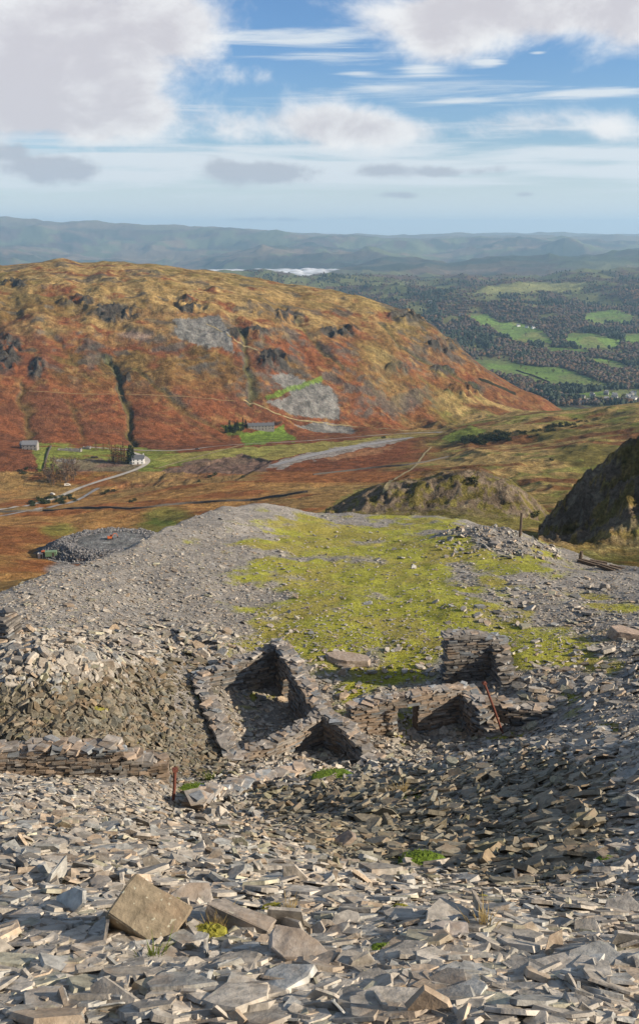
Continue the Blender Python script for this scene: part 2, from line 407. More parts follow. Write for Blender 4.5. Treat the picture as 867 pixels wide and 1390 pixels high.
# valley floor
vf = sst(592, 602, PY+.07*(PX-200))*(YY > 780)*(YY < 1250)*(PX < 620)
blend(turf, (inpoly(wx, wy, [(30, 600), (110, 600), (240, 612), (250, 622), (330, 606), (400, 603), (330, 628), (230, 640), (180, 648), (150, 655), (60, 650), (50, 625)]))*sst(.3, .5, n2)*.9)
blend(green, inpoly(wx, wy, [(325, 590), (385, 577), (402, 598), (330, 604)])*.9)
blend(green*.6, inpoly(wx, wy, [(300, 578), (335, 574), (335, 590), (310, 592)])*.8)
blend(C(.23, .21, .06), inpoly(wx, wy, [(200, 622), (330, 606), (470, 598), (560, 588), (600, 588), (520, 600), (430, 612), (350, 628), (330, 620), (240, 628)])*.85)
blend(C(.13, .085, .065)*(.8+.5*n3[..., None]), inpoly(wx, wy, [(138, 664), (170, 655), (215, 640), (270, 625), (330, 617), (368, 626), (362, 640), (320, 650), (250, 656), (180, 668)])*.95)
Z = Z - inpoly(PX, PY, [(150, 664), (215, 642), (330, 617), (368, 626), (320, 652), (250, 658)])*(ridged(XX/12, YY/50, 3, 300))*3
blend(C(.14, .10, .08), inpoly(wx, wy, [(70, 622), (190, 625), (190, 640), (90, 645)])*.8)
blend(C(.24, .22, .20), inpoly(wx, wy, [(360, 634), (420, 614), (500, 600), (560, 592), (545, 600), (500, 608), (440, 622), (380, 636)])*.9)
blend(C(.30, .16, .08), inpoly(wx, wy, [(440, 622), (540, 603), (520, 614), (450, 625)])*.6)
# moor on the near side
nm = (YY < 860)*(YY > 120)
mo = sst(.40, .6, fbm(XX/60, YY/34, 5, 111))
blend(C(.24, .10, .035), nm*(PX < 600)*(PY > 640)*.7); blend(C(.28, .155, .055), nm*(PX < 560)*(PY > 655)*mo)
blend(ochre*.85, nm*(PX < 560)*(PY > 640)*sst(.52, .64, n1)*.8)
blend(turf*.75, (ell(80, 720, 24, 9)+ell(225, 700, 34, 12)+ell(215, 715, 30, 8))*.7*nm)
rm = sst(500, 640, PX+(n1-.5)*200)*(YY < 1300)
blend(olive*1.15, rm*.85); blend(C(.29, .20, .08), rm*sst(.38, .52, n1)*.9); blend(turf*.8, rm*sst(.57, .66, n2)*.6)
blend(bracken*.75, rm*sst(.60, .7, fbm(XX/80, YY/30, 4, 115))*.8)
blend(turf, inpoly(wx, wy, [(600, 600), (615, 588), (640, 578), (655, 584), (625, 600)])*.9)
blend(C(.05, .055, .02), inpoly(wx, wy, [(445, 700), (500, 668), (600, 690), (740, 700), (745, 712), (600, 705)])*.4)
blend(olive*1.2, nm*inpoly(wx, wy, [(430, 700), (470, 670), (520, 655), (640, 640), (700, 650), (750, 710), (700, 720), (430, 712)])*.8)
blend(C(.11, .11, .04), (cr_m*1.0)*(1-np.clip(rockface*2, 0, 1))*sst(.45, .55, fbm(XX/10, YY/8, 4, 120)))
blend(olive*.9, (cr_m*1.0)*(1-np.clip(rockface*2, 0, 1))*.6)
blend(C(.155, .12, .085), np.clip(rockface*1.4, 0, 1)*(fbm(XX/3, YY/3, 4, 130) < .54))
blend(C(.12, .10, .035), np.clip(rockface, 0, 1)*sst(.53, .62, fbm(XX/3, YY/3, 4, 130))*.8)
blend(C(.15, .15, .15)*(.75+.5*n3[..., None]), qmask*sst(1.02, .98, dq)); blend(C(.10, .10, .105)*(.6+.8*n3[..., None]), qmask*sst(.98, 1.02, dq))
blend(C(.26, .25, .24), ell(85, 772, 22, 7)*(YY < 560)*.9)
# lowland beyond
fr = sst(1650, 1800, YY)
nw = fbm(XX/260, YY/260, 5, 150); nf = fbm(XX/900, YY/900, 4, 151)
blend(wood*1.3, fr); blend(dkwood, fr*sst(.55, .62, nw)*.8); blend(C(.11, .06, .035), fr*sst(.55, .65, fbm(XX/300, YY/200, 4, 155))*.7)
f2 = fr*(YY > 4800); blend(C(.12, .13, .05), f2*sst(.56, .64, nf)*.7)
f3 = sst(8800, 9500, YY); nq = fbm(XX/700, YY/500, 6, 160)
blend(C(.085, .06, .05), f3*.95); blend(C(.105, .125, .06), f3*sst(.50, .54, nq)*.8); blend(C(.17, .12, .085), f3*sst(.55, .6, fbm(XX/1100, YY/700, 6, 165))*.8); blend(dkwood, sst(9300, 9600, YY)*(1-sst(11500, 12500, YY))*.6); blend(C(.035, .045, .03), f3*sst(.42, .34, nq)*.9)
blend(C(.15, .115, .07), sst(16500, 19000, YY)*.8)
FIELDS = [[(655, 437), (700, 436), (738, 450), (752, 466), (700, 466), (672, 448)], [(640, 487), (690, 490), (722, 497), (760, 498), (832, 524), (820, 530), (760, 524), (700, 512), (650, 500)],
          [(772, 453), (800, 452), (842, 462), (842, 472), (790, 472), (765, 464)], [(790, 426), (830, 420), (858, 428), (857, 440), (800, 438)],
          [(843, 452), (1000, 452), (1000, 468), (850, 466)], [(628, 424), (660, 426), (680, 440), (655, 442)], [(760, 536), (867, 528), (980, 530), (980, 545), (790, 545)], [(735, 470), (800, 474), (800, 480), (745, 478)],
          [(790, 485), (830, 488), (860, 500), (840, 502)]]
fieldmask = np.zeros(Z.shape, bool)
for p in FIELDS: fieldmask |= inpoly(wx*.4+PX*.6, wy*.3+PY*.7, p)
fieldmask &= (YY > 1800)
blend(C(.125, .19, .045)*(.6+.7*fbm(XX/160, YY/120, 4, 161)[..., None]), fieldmask*1.); blend(C(.19, .17, .07), fieldmask*sst(.58, .66, fbm(XX/120, YY/150, 3, 162))*.6)
ngp = fbm(XX/90, YY/140, 4, 710); blend(C(.12, .135, .05), fr*(YY < 8200)*sst(.58, .62, ngp)*.7)
F8 = inpoly(wx, wy, [(630, 398), (666, 388), (720, 383), (806, 384), (790, 394), (700, 398)]) & (YY > 4000)
blend(C(.2, .2, .08), F8*.85); blend(C(.26, .15, .09), (inpoly(wx, wy, [(842, 392), (900, 390), (900, 402), (850, 402)]) & (YY > 4000))*.8)
ni, nj = Z.shape
V = np.stack([XX, YY, Z], -1).reshape(-1, 3)
a = (np.arange(ni-1)[:, None]*nj+np.arange(nj-1)[None, :]).ravel()
fi = np.stack([a, a+nj, a+nj+1, a+1], -1)
land = mesh_np('valley_terrain', V, fi.ravel(), np.arange(len(fi))*4, col.reshape(-1, 3), True, M_land); land['kind'] = 'structure'

# ------------------------------------------------------------------ near ground: the old quarry tip the ruins stand on
NP = [ # px, py, depth
 (-120, 1390, 3.9), (0, 1390, 3.9), (300, 1390, 3.8), (600, 1390, 3.8), (867, 1390, 3.9), (1000, 1390, 3.9),
 (0, 1300, 4.9), (300, 1300, 4.8), (600, 1300, 4.7), (867, 1300, 4.7), (0, 1180, 7.3), (200, 1180, 7.5), (350, 1180, 8), (430, 1185, 8.2), (600, 1215, 7.2), (760, 1235, 6.6), (867, 1250, 6.2),
 (0, 1100, 11), (120, 1110, 11), (0, 1065, 15), (100, 1068, 16), (200, 1110, 13), (300, 1120, 13.5), (430, 1120, 15.5), (500, 1160, 12.5), (600, 1185, 10.6), (700, 1198, 9.6), (867, 1228, 8.0),
 (0, 1056, 20.3), (120, 1058, 20.3), (210, 1060, 20.6), (235, 1092, 19.2), (0, 1020, 24), (120, 1015, 24.4), (0, 915, 27.6), (120, 918, 28), (0, 965, 25.6), (100, 965, 26),
 (190, 985, 27), (230, 930, 31), (230, 1000, 27), (250, 1070, 22.5), (260, 960, 29.5), (300, 1075, 21.5), (350, 1058, 23.3), (430, 1048, 24), (500, 1045, 24.6), (360, 1110, 18), (560, 1036, 23.8), (650, 1022, 22), (740, 1006, 21.8), (867, 985, 21.0),
 (600, 1100, 16.8), (700, 1100, 15.5), (800, 1100, 13.8), (867, 1100, 13.2), (700, 1150, 12), (800, 1160, 10.6),
 (350, 945, 31.65), (372, 985, 29.5), (340, 1000, 28.7), (590, 1002, 29.4), (550, 1004, 29.2), (650, 990, 29.5), (450, 1036, 26.9), (520, 1020, 27.7),
 (540, 940, 32.2), (480, 932, 32.6), (430, 925, 33.2), (610, 928, 32.7), (690, 915, 32.6), (700, 990, 29.0), (665, 985, 29.2), (765, 962, 28.9), (720, 944, 30.4),
 (800, 955, 27.9), (867, 940, 28.3), (867, 900, 32), (867, 860, 36), (800, 900, 33), (800, 860, 37), (800, 800, 48),
 (0, 880, 31), (0, 845, 35), (100, 860, 34), (100, 810, 40), (200, 880, 33.5), (200, 860, 36), (200, 800, 44), (300, 880, 35.3), (300, 800, 46), (300, 740, 57), (380, 860, 38.2), (433, 860, 38.2), (433, 800, 47), (433, 750, 58.5), (400, 720, 67),
 (520, 860, 38), (600, 860, 37.8), (600, 800, 47), (600, 750, 58), (700, 860, 37.5), (700, 800, 47), (720, 750, 60),
 (0, 815, 39), (60, 790, 43), (130, 765, 48), (200, 740, 54), (240, 712, 62), (300, 690, 70), (360, 687, 75), (450, 697, 78), (600, 702, 76), (650, 713, 72), (700, 725, 68), (750, 745, 64), (800, 763, 60), (867, 777, 55),
 (-150, 880, 34), (-150, 860, 36), (-150, 1100, 11), (-150, 1000, 22), (1000, 800, 46), (1000, 900, 29), (1000, 1000, 16), (1000, 1100, 11), (1000, 1200, 8)]
SILK = [-150, 0, 60, 130, 200, 240, 300, 360, 450, 600, 650, 700, 750, 800, 867, 1000]
SILP = [870, 815, 790, 765, 740, 712, 690, 687, 697, 702, 713, 725, 745, 763, 777, 795]
SILY = [35, 39, 43, 48, 54, 62, 70, 75, 78, 76, 72, 68, 64, 60, 55, 48]
NP = np.array(NP, float); nu, nt = conv(NP[:, 0], NP[:, 1])
def coords(u, Y): return np.stack([u*3.2, np.log(Y)*1.6], -1)
Pc = coords(nu, NP[:, 2])
def phi(r2): return np.where(r2 > 1e-12, .5*r2*np.log(np.maximum(r2, 1e-12)), 0)
n = len(Pc)
A = np.zeros((n+3, n+3)); A[:n, :n] = phi(((Pc[:, None]-Pc[None])**2).sum(-1))+np.eye(n)*2e-4
A[:n, n] = 1; A[:n, n+1:] = Pc; A[n, :n] = 1; A[n+1:, :n] = Pc.T
W = np.linalg.solve(A, np.concatenate([nt, [0, 0, 0]]))
usn = conv(np.arange(-200, 1081, 2.0), 1000.)[0]*1.0
usn = np.linspace(-0.62, 0.62, 620)
Yn = np.concatenate([np.geomspace(3.2, 90, 760, endpoint=False), np.geomspace(90, 190, 60)])
Un = usn[:, None]+np.zeros((len(usn), len(Yn))); YN = Yn[None, :]+0*Un
silY = np.interp(usn, conv(np.array(SILK, float), np.array(SILP, float))[0], np.array(SILY, float))
k_ = np.hanning(25)[1:-1]; k_ /= k_.sum(); silY = np.convolve(np.pad(silY, 11, mode='edge'), k_, mode='valid')[:, None]
Yc = np.minimum(YN, silY)
Q = coords(Un, Yc).reshape(-1, 2); T = np.zeros(len(Q))
for s in range(0, len(Q), 50000):
    q = Q[s:s+50000]; T[s:s+50000] = phi(((q[:, None]-Pc[None])**2).sum(-1)) @ W[:n] + W[n] + q @ W[n+1:]
T = T.reshape(Un.shape)
ZN = -T*Yc
ex = YN-silY; wsoft = 3.0
exq = np.maximum(ex, 0); soft = exq*exq/(exq+wsoft)
ZN = ZN - .62*soft + .0
XN = Un*YN
ZN += (fbm(XN/3.5, YN/3.5, 4, 400)-.5)*.55*sst(8, 20, YN) + (fbm(XN/.9, YN/.9, 4, 401)-.5)*.16 + (fbm(XN/.25, YN/.25, 3, 402)-.5)*.03*sst(30, 8, YN)
# hummocks of coarse tip rock on the left and right
for cx, cy, cY, r, h in [(20, 885, 31.5, 1.5, .5), (660, 738, 62, 4.0, 1.0), (740, 770, 52, 3, .5), (130, 930, 28.5, 2.0, .5), (40, 930, 28, 1.6, .5), (200, 925, 31, 2.0, .5)]:
    u_, t_ = conv(cx, cy); ZN += h*np.exp(-(((XN-u_*cY)**2+(YN-cY)**2)/r**2))
PXN, PYN = proj(Un, -ZN/YN)
def znear(x, y):
    u = x/y; i = min(max(int(np.searchsorted(usn, u))-1, 0), len(usn)-2); f = (u-usn[i])/(usn[i+1]-usn[i])
    a = np.interp(y, Yn, ZN[i]); b = np.interp(y, Yn, ZN[i+1]); return float(a*(1-f)+b*f)
def hitn(px, py): return hit_grid(px, py, ZN, usn, Yn)
# turf mask on the tip
wxn = PXN+(fbm(XN/2.5, YN/4, 5, 410)-.5)*150; wyn = PYN+(fbm(XN/2.5, YN/4, 5, 420)-.5)*60
tm = np.zeros(ZN.shape)
for poly, s in [([(290, 730), (340, 722), (450, 700), (560, 705), (640, 720), (600, 745), (640, 790), (600, 820), (680, 850), (830, 900), (800, 925), (560, 925), (450, 945), (400, 905), (390, 880), (330, 860), (380, 800), (430, 780), (410, 755), (380, 740), (300, 745)], .95),
                ([(660, 745), (740, 745), (790, 770), (867, 785), (867, 798), (760, 800), (700, 780), (650, 790)], .95), ([(-50, 848), (60, 850), (130, 875), (60, 880), (-50, 868)], .6),
                ([(120, 885), (300, 870), (330, 880), (220, 900), (130, 900)], .55), ([(440, 870), (620, 850), (620, 925), (440, 950)], 1), ([(300, 855), (420, 865), (380, 900), (290, 880)], .5),
                ([(100, 775), (140, 780), (110, 790)], .8), ([(200, 890), (420, 850), (440, 905), (330, 905), (230, 905)], .55), ([(610, 790), (867, 800), (867, 850), (820, 930), (867, 960), (790, 985), (690, 940), (640, 900)], .42), ([(250, 730), (360, 712), (420, 730), (400, 800), (330, 850), (280, 800)], .38)]:
    tm = np.maximum(tm, inpoly(wxn, wyn, poly)*s)
nn = fbm(XN/1.2, YN/1.2, 5, 430)
for _ in range(3):
    for ax in (0, 1):
        w_ = 9; P2 = np.cumsum(np.pad(tm, [(w_+1, w_) if ax == a_ else (0, 0) for a_ in (0, 1)], mode='edge'), axis=ax)
        tm = (P2[2*w_+1:]-P2[:-2*w_-1])/(2*w_+1) if ax == 0 else (P2[:, 2*w_+1:]-P2[:, :-2*w_-1])/(2*w_+1)
nn3 = fbm(XN/3., YN/3.5, 6, 433)
tm = sst(.42, .78, tm+(nn3-.47)*1.9+(nn-.5)*.8)*sst(.03, .2, tm)
def elln(cx, cy, rx, ry): return 1-sst(.7, 1.3, np.hypot((PXN+(wxn-PXN)*.15-cx)/rx, (PYN+(wyn-PYN)*.3-cy)/ry))
for a in [(268, 1070, 24, 14), (448, 1052, 34, 9), (548, 975, 22, 40), (350, 955, 34, 10), (555, 1078, 26, 8), (275, 945, 14, 5), (430, 1060, 30, 8), (830, 990, 20, 8), (145, 960, 20, 8), (190, 1010, 14, 5), (680, 1000, 40, 6)]:
    tm = np.maximum(tm, elln(*a)*.95*sst(.36, .5, nn))
tm[YN > silY*1.05] = 0
cn = np.zeros(ZN.shape+(3,)); g1 = fbm(XN/.6, YN/.6, 5, 440)[..., None]; g2 = fbm(XN/5, YN/5, 4, 450)[..., None]
cn[:] = C(.24, .222, .20)*(.65+.7*g1); cn = cn*(.85+.3*g2)
tcol = C(.27, .27, .04)*(.6+.8*fbm(XN/.8, YN/.8, 4, 460)[..., None]); mix_ = sst(.45, .65, fbm(XN/2, YN/2, 4, 470))[..., None]
tcol = tcol*(1-mix_*.75)+C(.27, .225, .06)*mix_*.75
cn = cn*(1-tm[..., None])+tcol*tm[..., None]
ni, nj = ZN.shape
V = np.stack([XN, YN, ZN], -1).reshape(-1, 3)
a = (np.arange(ni-1)[:, None]*nj+np.arange(nj-1)[None, :]).ravel(); fi = np.stack([a, a+nj, a+nj+1, a+1], -1)
tip = mesh_np('spoil_tip_ground', V, fi.ravel(), np.arange(len(fi))*4, cn.reshape(-1, 3), True, M_gravel); tip['kind'] = 'structure'

# ------------------------------------------------------------------ slates
def interp2(G, x, y):
    u = x/y; fi_ = np.clip((u-usn[0])/(usn[1]-usn[0]), 0, len(usn)-1.001); i = fi_.astype(int); f = fi_-i
    fj = np.interp(y, Yn, np.arange(len(Yn))); fj = np.clip(fj, 0, len(Yn)-1.001); j = fj.astype(int); g = fj-j
    return (G[i, j]*(1-f)+G[i+1, j]*f)*(1-g)+(G[i, j+1]*(1-f)+G[i+1, j+1]*f)*g
def slate_arrays(P, Nrm, size, asp, thick, rot, colr, nside=5):
    """irregular flat slabs; P (n,3) centre of base"""
    n = len(P); rs = RS
    ang = (np.arange(nside)[None]+rs.uniform(-.33, .33, (n, nside)))*2*np.pi/nside
    rad = rs.uniform(.68, 1.12, (n, nside))
    a = np.cos(ang)*rad*size[:, None]*.5; b = np.sin(ang)*rad*size[:, None]*.5*asp[:, None]
    up = Nrm/np.linalg.norm(Nrm, axis=1, keepdims=True)
    ref = np.stack([np.cos(rot), np.sin(rot), 0*rot], -1)
    e1 = ref-up*(ref*up).sum(1, keepdims=True); e1 /= np.linalg.norm(e1, axis=1, keepdims=True); e2 = np.cross(up, e1)
    rings = []
    for h, s in ((-.5, 1.0), (.5, .93)):
        hh = thick[:, None]*(h+rs.uniform(-.12, .12, (n, nside)))
        s_ = s*rs.uniform(.94, 1.04, (n, nside))
        rings.append(P[:, None]+e1[:, None]*(a*s_)[..., None]+e2[:, None]*(b*s_)[..., None]+up[:, None]*hh[..., None])
    V = np.concatenate(rings, 1)                      # n, 2*nside, 3
    base = (np.arange(n)*2*nside)[:, None]
    m = nside
    faces = [list(range(m-1, -1, -1)), list(range(m, 2*m))]+[[k, (k+1) % m, m+(k+1) % m, m+k] for k in range(m)]
    flat = np.concatenate([np.array(f) for f in faces]); sizes = [len(f) for f in faces]
    idx = (base+flat[None]).ravel(); st = np.concatenate([[0], np.cumsum(sizes)[:-1]])
    ls = (np.arange(n)[:, None]*len(flat)+st[None]).ravel()
    cc = np.repeat(colr, 2*nside, axis=0)
    return V.reshape(-1, 3), idx, ls, cc
allP = []
def scatter(n, pxr, pyr, s0, s1, tilt, expo=2.2, tmul=1., maskf=None, lift=.3, uprob=0.):
    px = RS.uniform(*pxr, n); py = RS.uniform(*pyr, n); u, t = conv(px, py)
    # march all rays through near grid
    fi_ = np.clip((u-usn[0])/(usn[1]-usn[0]), 0, len(usn)-1.001); i = np.rint(fi_).astype(int)
    TT = -ZN[i]/Yn[None]
    k = np.argmax(TT <= t[:, None], axis=1); ok = k > 0
    k = np.maximum(k, 1); r = np.arange(n)
    w = np.clip((TT[r, k-1]-t)/np.maximum(TT[r, k-1]-TT[r, k], 1e-9), 0, 1)
    Y = Yn[k-1]+(Yn[k]-Yn[k-1])*w; Y = Y*(1+RS.uniform(-.015, .015, n)); X = u*Y
    z = interp2(ZN, X, Y); tmv = interp2(tm, X, Y)
    s = s0*(s1/s0)**(RS.uniform(0, 1, n)**expo)
    keep = ok & (RS.uniform(0, 1, n) > tmv*.70) & (Y < np.interp(u, usn, silY[:, 0])*1.1)
    if maskf is not None: keep &= maskf(px, py, X, Y)
    e = .4
    gx = (interp2(ZN, X+e, Y)-interp2(ZN, X-e, Y))/(2*e); gy = (interp2(ZN, X, Y+e)-interp2(ZN, X, Y-e))/(2*e)
    N_ = np.stack([-gx, -gy, np.ones(n)], -1)+RS.normal(0, tilt, (n, 3))
    up = RS.uniform(0, 1, n) < uprob
    N_[up] = RS.normal(0, .9, (up.sum(), 3)); N_[:, 2] = np.maximum(N_[:, 2], .12)
    th = s*RS.uniform(.07, .2, n)*tmul
    P = np.stack([X, Y, z+th*lift+s*.08], -1)
    v = RS.uniform(.62, 1.35, n); warm = RS.uniform(0, 1, n)
    base = C(.285, .257, .218)[None]*v[:, None]
    base = base*(1-.0)+0; base[warm > .9] *= C(1.1, .95, .8); base[warm < .2] *= C(.86, .95, 1.05); base[(warm > .5) & (warm < .58)] *= C(.95, 1.0, .86)
    shade_zone = inpoly(px+RS.normal(0, 8, n), py+RS.normal(0, 6, n), [(-60, 925), (60, 925), (130, 925), (200, 900), (275, 890), (330, 1045), (255, 1062), (215, 1060), (0, 1026), (-60, 1024)]) | inpoly(px+RS.normal(0, 10, n), py+RS.normal(0, 8, n), [(330, 1075), (520, 1050), (760, 1025), (840, 1060), (820, 1160), (760, 1205), (600, 1190), (430, 1165), (380, 1130)])  # shade of hollow and bank put into slate colour, with olive weathering
    base[shade_zone] *= C(.48, .465, .395); shade_right = shade_zone & (px > 330); base[shade_right] *= 1.25; lit_fg = (py > 1185) & ~shade_zone; base[lit_fg] = base[lit_fg]*.95+C(.055, .05, .043)  # shade tone weaker on the right; foreground slates lightened to paint its sunlit band
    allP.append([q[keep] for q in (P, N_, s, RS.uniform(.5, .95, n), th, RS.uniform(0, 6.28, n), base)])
shade_c = None
scatter(26000, (-40, 910), (1150, 1390), .018, .07, .25, 1.5, 1.0)
scatter(34000, (-70, 940), (1070, 1390), .03, .20, .17, 2.2, .7, uprob=.05)
scatter(3600, (-70, 940), (1150, 1390), .10, .30, .14, 1.8, .6, uprob=.03)
scatter(560, (-70, 940), (1180, 1390), .22, .48, .13, 1.6, .45, uprob=.04)
scatter(24000, (-60, 930), (985, 1200), .08, .36, .22, 2.0, .8, uprob=.06)
scatter(17000, (-50, 920), (860, 1060), .08, .34, .24, 2.4, .8, uprob=.06)
scatter(46000, (-50, 920), (690, 880), .07, .26, .14, 2.6, .8, uprob=.04)
scatter(1500, (-50, 920), (700, 960), .25, .6, .22, 2.4, .8, uprob=.06)
scatter(2600, (-40, 260), (900, 1050), .18, .5, .4, 1.8, 1.1, lambda a, b, X, Y: (a < 235), uprob=.2)
scatter(1800, (270, 560), (1030, 1120), .2, .5, .45, 1.6, 1.1, lambda a, b, X, Y: b < 1120-(a-270)*.15, uprob=.15)
scatter(1100, (480, 867), (985, 1190), .25, .65, .28, 1.6, .8, uprob=.05)
scatter(700, (590, 760), (715, 760), .2, .6, .5, 1.6, 1.2, uprob=.2)
scatter(600, (-20, 310), (855, 905), .25, .8, .3, 1.8, 1.0, uprob=.1)
scatter(450, (620, 880), (790, 960), .25, .8, .25, 1.8, 1.0)
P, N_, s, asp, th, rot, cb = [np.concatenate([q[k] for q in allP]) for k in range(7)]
dist = np.linalg.norm(P, axis=1); pxs, pys = proj(P[:, 0]/P[:, 1], -P[:, 2]/P[:, 1])
app = s/dist*np.sqrt(asp)*((pxs > 0) & (pxs < 867) & (pys < 1385))
order = np.argsort(-app); big = order[:300]; rest = order[300:]
h = len(rest)//2; parts = []
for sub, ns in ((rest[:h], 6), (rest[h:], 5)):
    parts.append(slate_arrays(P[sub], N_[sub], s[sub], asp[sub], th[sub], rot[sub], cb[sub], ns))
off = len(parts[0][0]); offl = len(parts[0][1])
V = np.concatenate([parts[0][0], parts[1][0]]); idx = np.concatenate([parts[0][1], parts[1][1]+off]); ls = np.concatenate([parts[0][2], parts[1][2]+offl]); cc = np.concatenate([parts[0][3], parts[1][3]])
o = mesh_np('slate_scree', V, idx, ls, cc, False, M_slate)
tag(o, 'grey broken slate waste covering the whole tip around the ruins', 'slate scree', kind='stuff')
def slab_zone(px, py):
    if py > 1170: return ('flat pale slate slab lying loose in the sunlit foreground scree', 'loose slabs in the sunlit foreground')
    if px > 480 and py > 985: return ('grey slate slab on the shaded bank below the ruins', 'slabs on the shaded bank')
    if py > 985: return ('grey slate block on the slope between foreground and ruins', 'slabs on the slope before the ruins')
    if px < 260: return ('rough slate block in the rubble left of the ruins', 'slabs in the left rubble')
    return ('slate slab lying on the flat tip top beyond the ruins', 'slabs on the tip top')
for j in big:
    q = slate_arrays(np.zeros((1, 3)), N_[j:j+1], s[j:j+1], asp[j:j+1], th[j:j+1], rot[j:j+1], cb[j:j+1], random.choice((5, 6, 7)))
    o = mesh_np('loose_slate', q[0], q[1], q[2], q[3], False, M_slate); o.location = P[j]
    l, g = slab_zone(pxs[j], pys[j])
    if pys[j] > 1170:
        br = float(cb[j].mean()); tone = 'pale' if br > .33 else ('dark grey' if br < .24 else 'mid grey')
        if cb[j][0] > cb[j][2]*1.45: tone = 'brownish'
        elif cb[j][0] < cb[j][2]*1.16: tone = 'bluish grey'
        tl = N_[j][2]/np.linalg.norm(N_[j]); pose = 'lying flat' if tl > .95 else ('tilted' if tl > .6 else 'standing on edge')
        w_ = 'large' if s[j] > .33 else ('medium' if s[j] > .22 else 'small')
        x_ = pxs[j]; where = 'left of the lichened block' if x_ < 140 else ('around the lichened block' if x_ < 280 else ('near the centre' if x_ < 520 else ('right of centre' if x_ < 700 else 'towards the right edge')))
        where += ' at the very bottom' if pys[j] > 1310 else (' on the upper scree' if pys[j] < 1225 else ' in the foreground')
        l = '%s %s slate %s %s' % (w_, tone, pose, where)
    tag(o, l, 'slate slab', g)

# big individual blocks
def block(px, py, L, Wd, H, rz, tiltx, tilty, colr, label, name='stone_block', seed=1, cut=.2, sink=.25, mat=None, square=False):
    random.seed(seed)
    x, y, z = hitn(px, py)
    import bmesh
    bm = bmesh.new()
    if square:
        for sx, sy in ((-1, -1), (1, -1), (1, 1), (-1, 1)):
            for zz in (-.5, .5): bm.verts.new((sx*L*.5*random.uniform(1-cut, 1), sy*Wd*.5*random.uniform(1-cut, 1), H*zz*random.uniform(1-cut, 1)))
    else:
      for k in range(9):
        a = 2*math.pi*k/9+random.uniform(-.25, .25); rr = (abs(math.cos(a))**4+abs(math.sin(a))**4)**-.25*random.uniform(1-cut, 1.02)
        for zz in (-.5, .5):
            q = random.uniform(.82, 1) if zz > 0 else 1
            bm.verts.new((math.cos(a)*rr*L*.5*q, math.sin(a)*rr*Wd*.5*q, H*zz*random.uniform(.72, 1)))
    r_ = bmesh.ops.convex_hull(bm, input=bm.verts[:]); bmesh.ops.delete(bm, geom=list({g for g in r_['geom_interior']+r_['geom_unused'] if isinstance(g, bmesh.types.BMVert) and g.is_valid}), context='VERTS')
    bmesh.ops.dissolve_limit(bm, angle_limit=.12, verts=bm.verts[:], edges=bm.edges[:])
    bmesh.ops.bevel(bm, geom=list(bm.edges), offset=min(L, Wd, H)*.04, segments=1, affect='EDGES')
    bmesh.ops.triangulate(bm, faces=bm.faces[:]); bmesh.ops.subdivide_edges(bm, edges=bm.edges[:], cuts=2, use_grid_fill=True)
    for v in bm.verts:
        d = (float(fbm(v.co.x*3/L+seed, v.co.y*3/Wd+v.co.z*3/H, 3, seed))-.5)*min(L, Wd, H)*.22
        v.co += v.co.normalized()*d
    me = bpy.data.meshes.new(name); bm.to_mesh(me); bm.free()
    a = me.color_attributes.new('Col', 'FLOAT_COLOR', 'POINT')
    c = np.ones((len(me.vertices), 4), np.float32); c[:, :3] = colr; a.data.foreach_set('color', c.ravel())
    me.materials.append(mat or M_slate)
    o = bpy.data.objects.new(name, me); COL.objects.link(o); o.location = (x, y, z+H*(.5-sink)); o.rotation_euler = (tiltx, tilty, rz)
    return tag(o, label, 'stone')
M_lichen = colmat('lichened_stone', .8, 16, .3, .02, .2, lichen=.8)
block(202, 1268, .54, .34, .27, math.radians(-14), math.radians(24), math.radians(27), (.20, .165, .115), 'big lichen-spotted brown block tilted in the foreground left of centre', seed=3, cut=.22, sink=.0, mat=M_lichen, square=True)
block(328, 1262, .50, .20, .16, math.radians(-18), math.radians(-15), math.radians(10), (.23, .20, .17), 'long grey-brown slab behind the foreground moss right of the lichened block', seed=5, cut=.3, sink=.05, square=True)
block(256, 1226, .40, .30, .08, math.radians(20), math.radians(28), 0, (.27, .245, .22), 'pale flat slab leaning behind the lichened block', seed=8, sink=.2)
block(402, 1300, .42, .26, .13, math.radians(-35), math.radians(10), math.radians(12), (.30, .27, .24), 'pale smooth slab at the very bottom centre-left', seed=9, sink=.15)
block(140, 1200, .26, .2, .05, .5, math.radians(40), 0, (.27, .25, .22), 'thin pale slate standing on edge at the left foreground', seed=11)
block(462, 1146, .62, .34, .09, math.radians(28), math.radians(-4), math.radians(-26), (.19, .15, .12), 'dark brown tilted slab at the shade edge in the middle', seed=12)
block(472, 897, 1.95, .95, .30, math.radians(-6), 0, math.radians(3), (.29, .235, .19), 'long flat brown slab on the turf behind the ruined room', seed=13, cut=.15, sink=.2)
block(470, 904, .9, .5, .16, .3, 0, 0, (.22, .19, .16), 'smaller flat slab beside the long brown slab on the turf', seed=14)
block(846, 866, 1.5, 1.0, .55, math.radians(-20), 0, math.radians(8), (.32, .245, .19), 'big pale brown boulder on the gravel at the right edge', name='boulder', seed=15, cut=.2)
block(820, 800, .55, .5, .5, .4, 0, 0, (.26, .23, .2), 'upright small block near the right rim of the tip', seed=16)
block(176, 874, 1.0, .6, .22, .2, .05, 0, (.3, .26, .22), 'pale flat slab on the gravel beyond the left rubble', seed=17)
block(672, 742, .9, .7, .45, .7, 0, 0, (.22, .2, .18), 'grey block in the loose pile near the post', seed=18)
block(470, 1255, .26, .2, .08, .7, .1, .1, (.27, .25, .22), 'grey wedge slab at bottom centre right of the pale slab', seed=19)
block(842, 1240, .4, .3, .1, .2, .1, -.2, (.3, .28, .25), 'broad pale slab at the right edge of the foreground', seed=21)
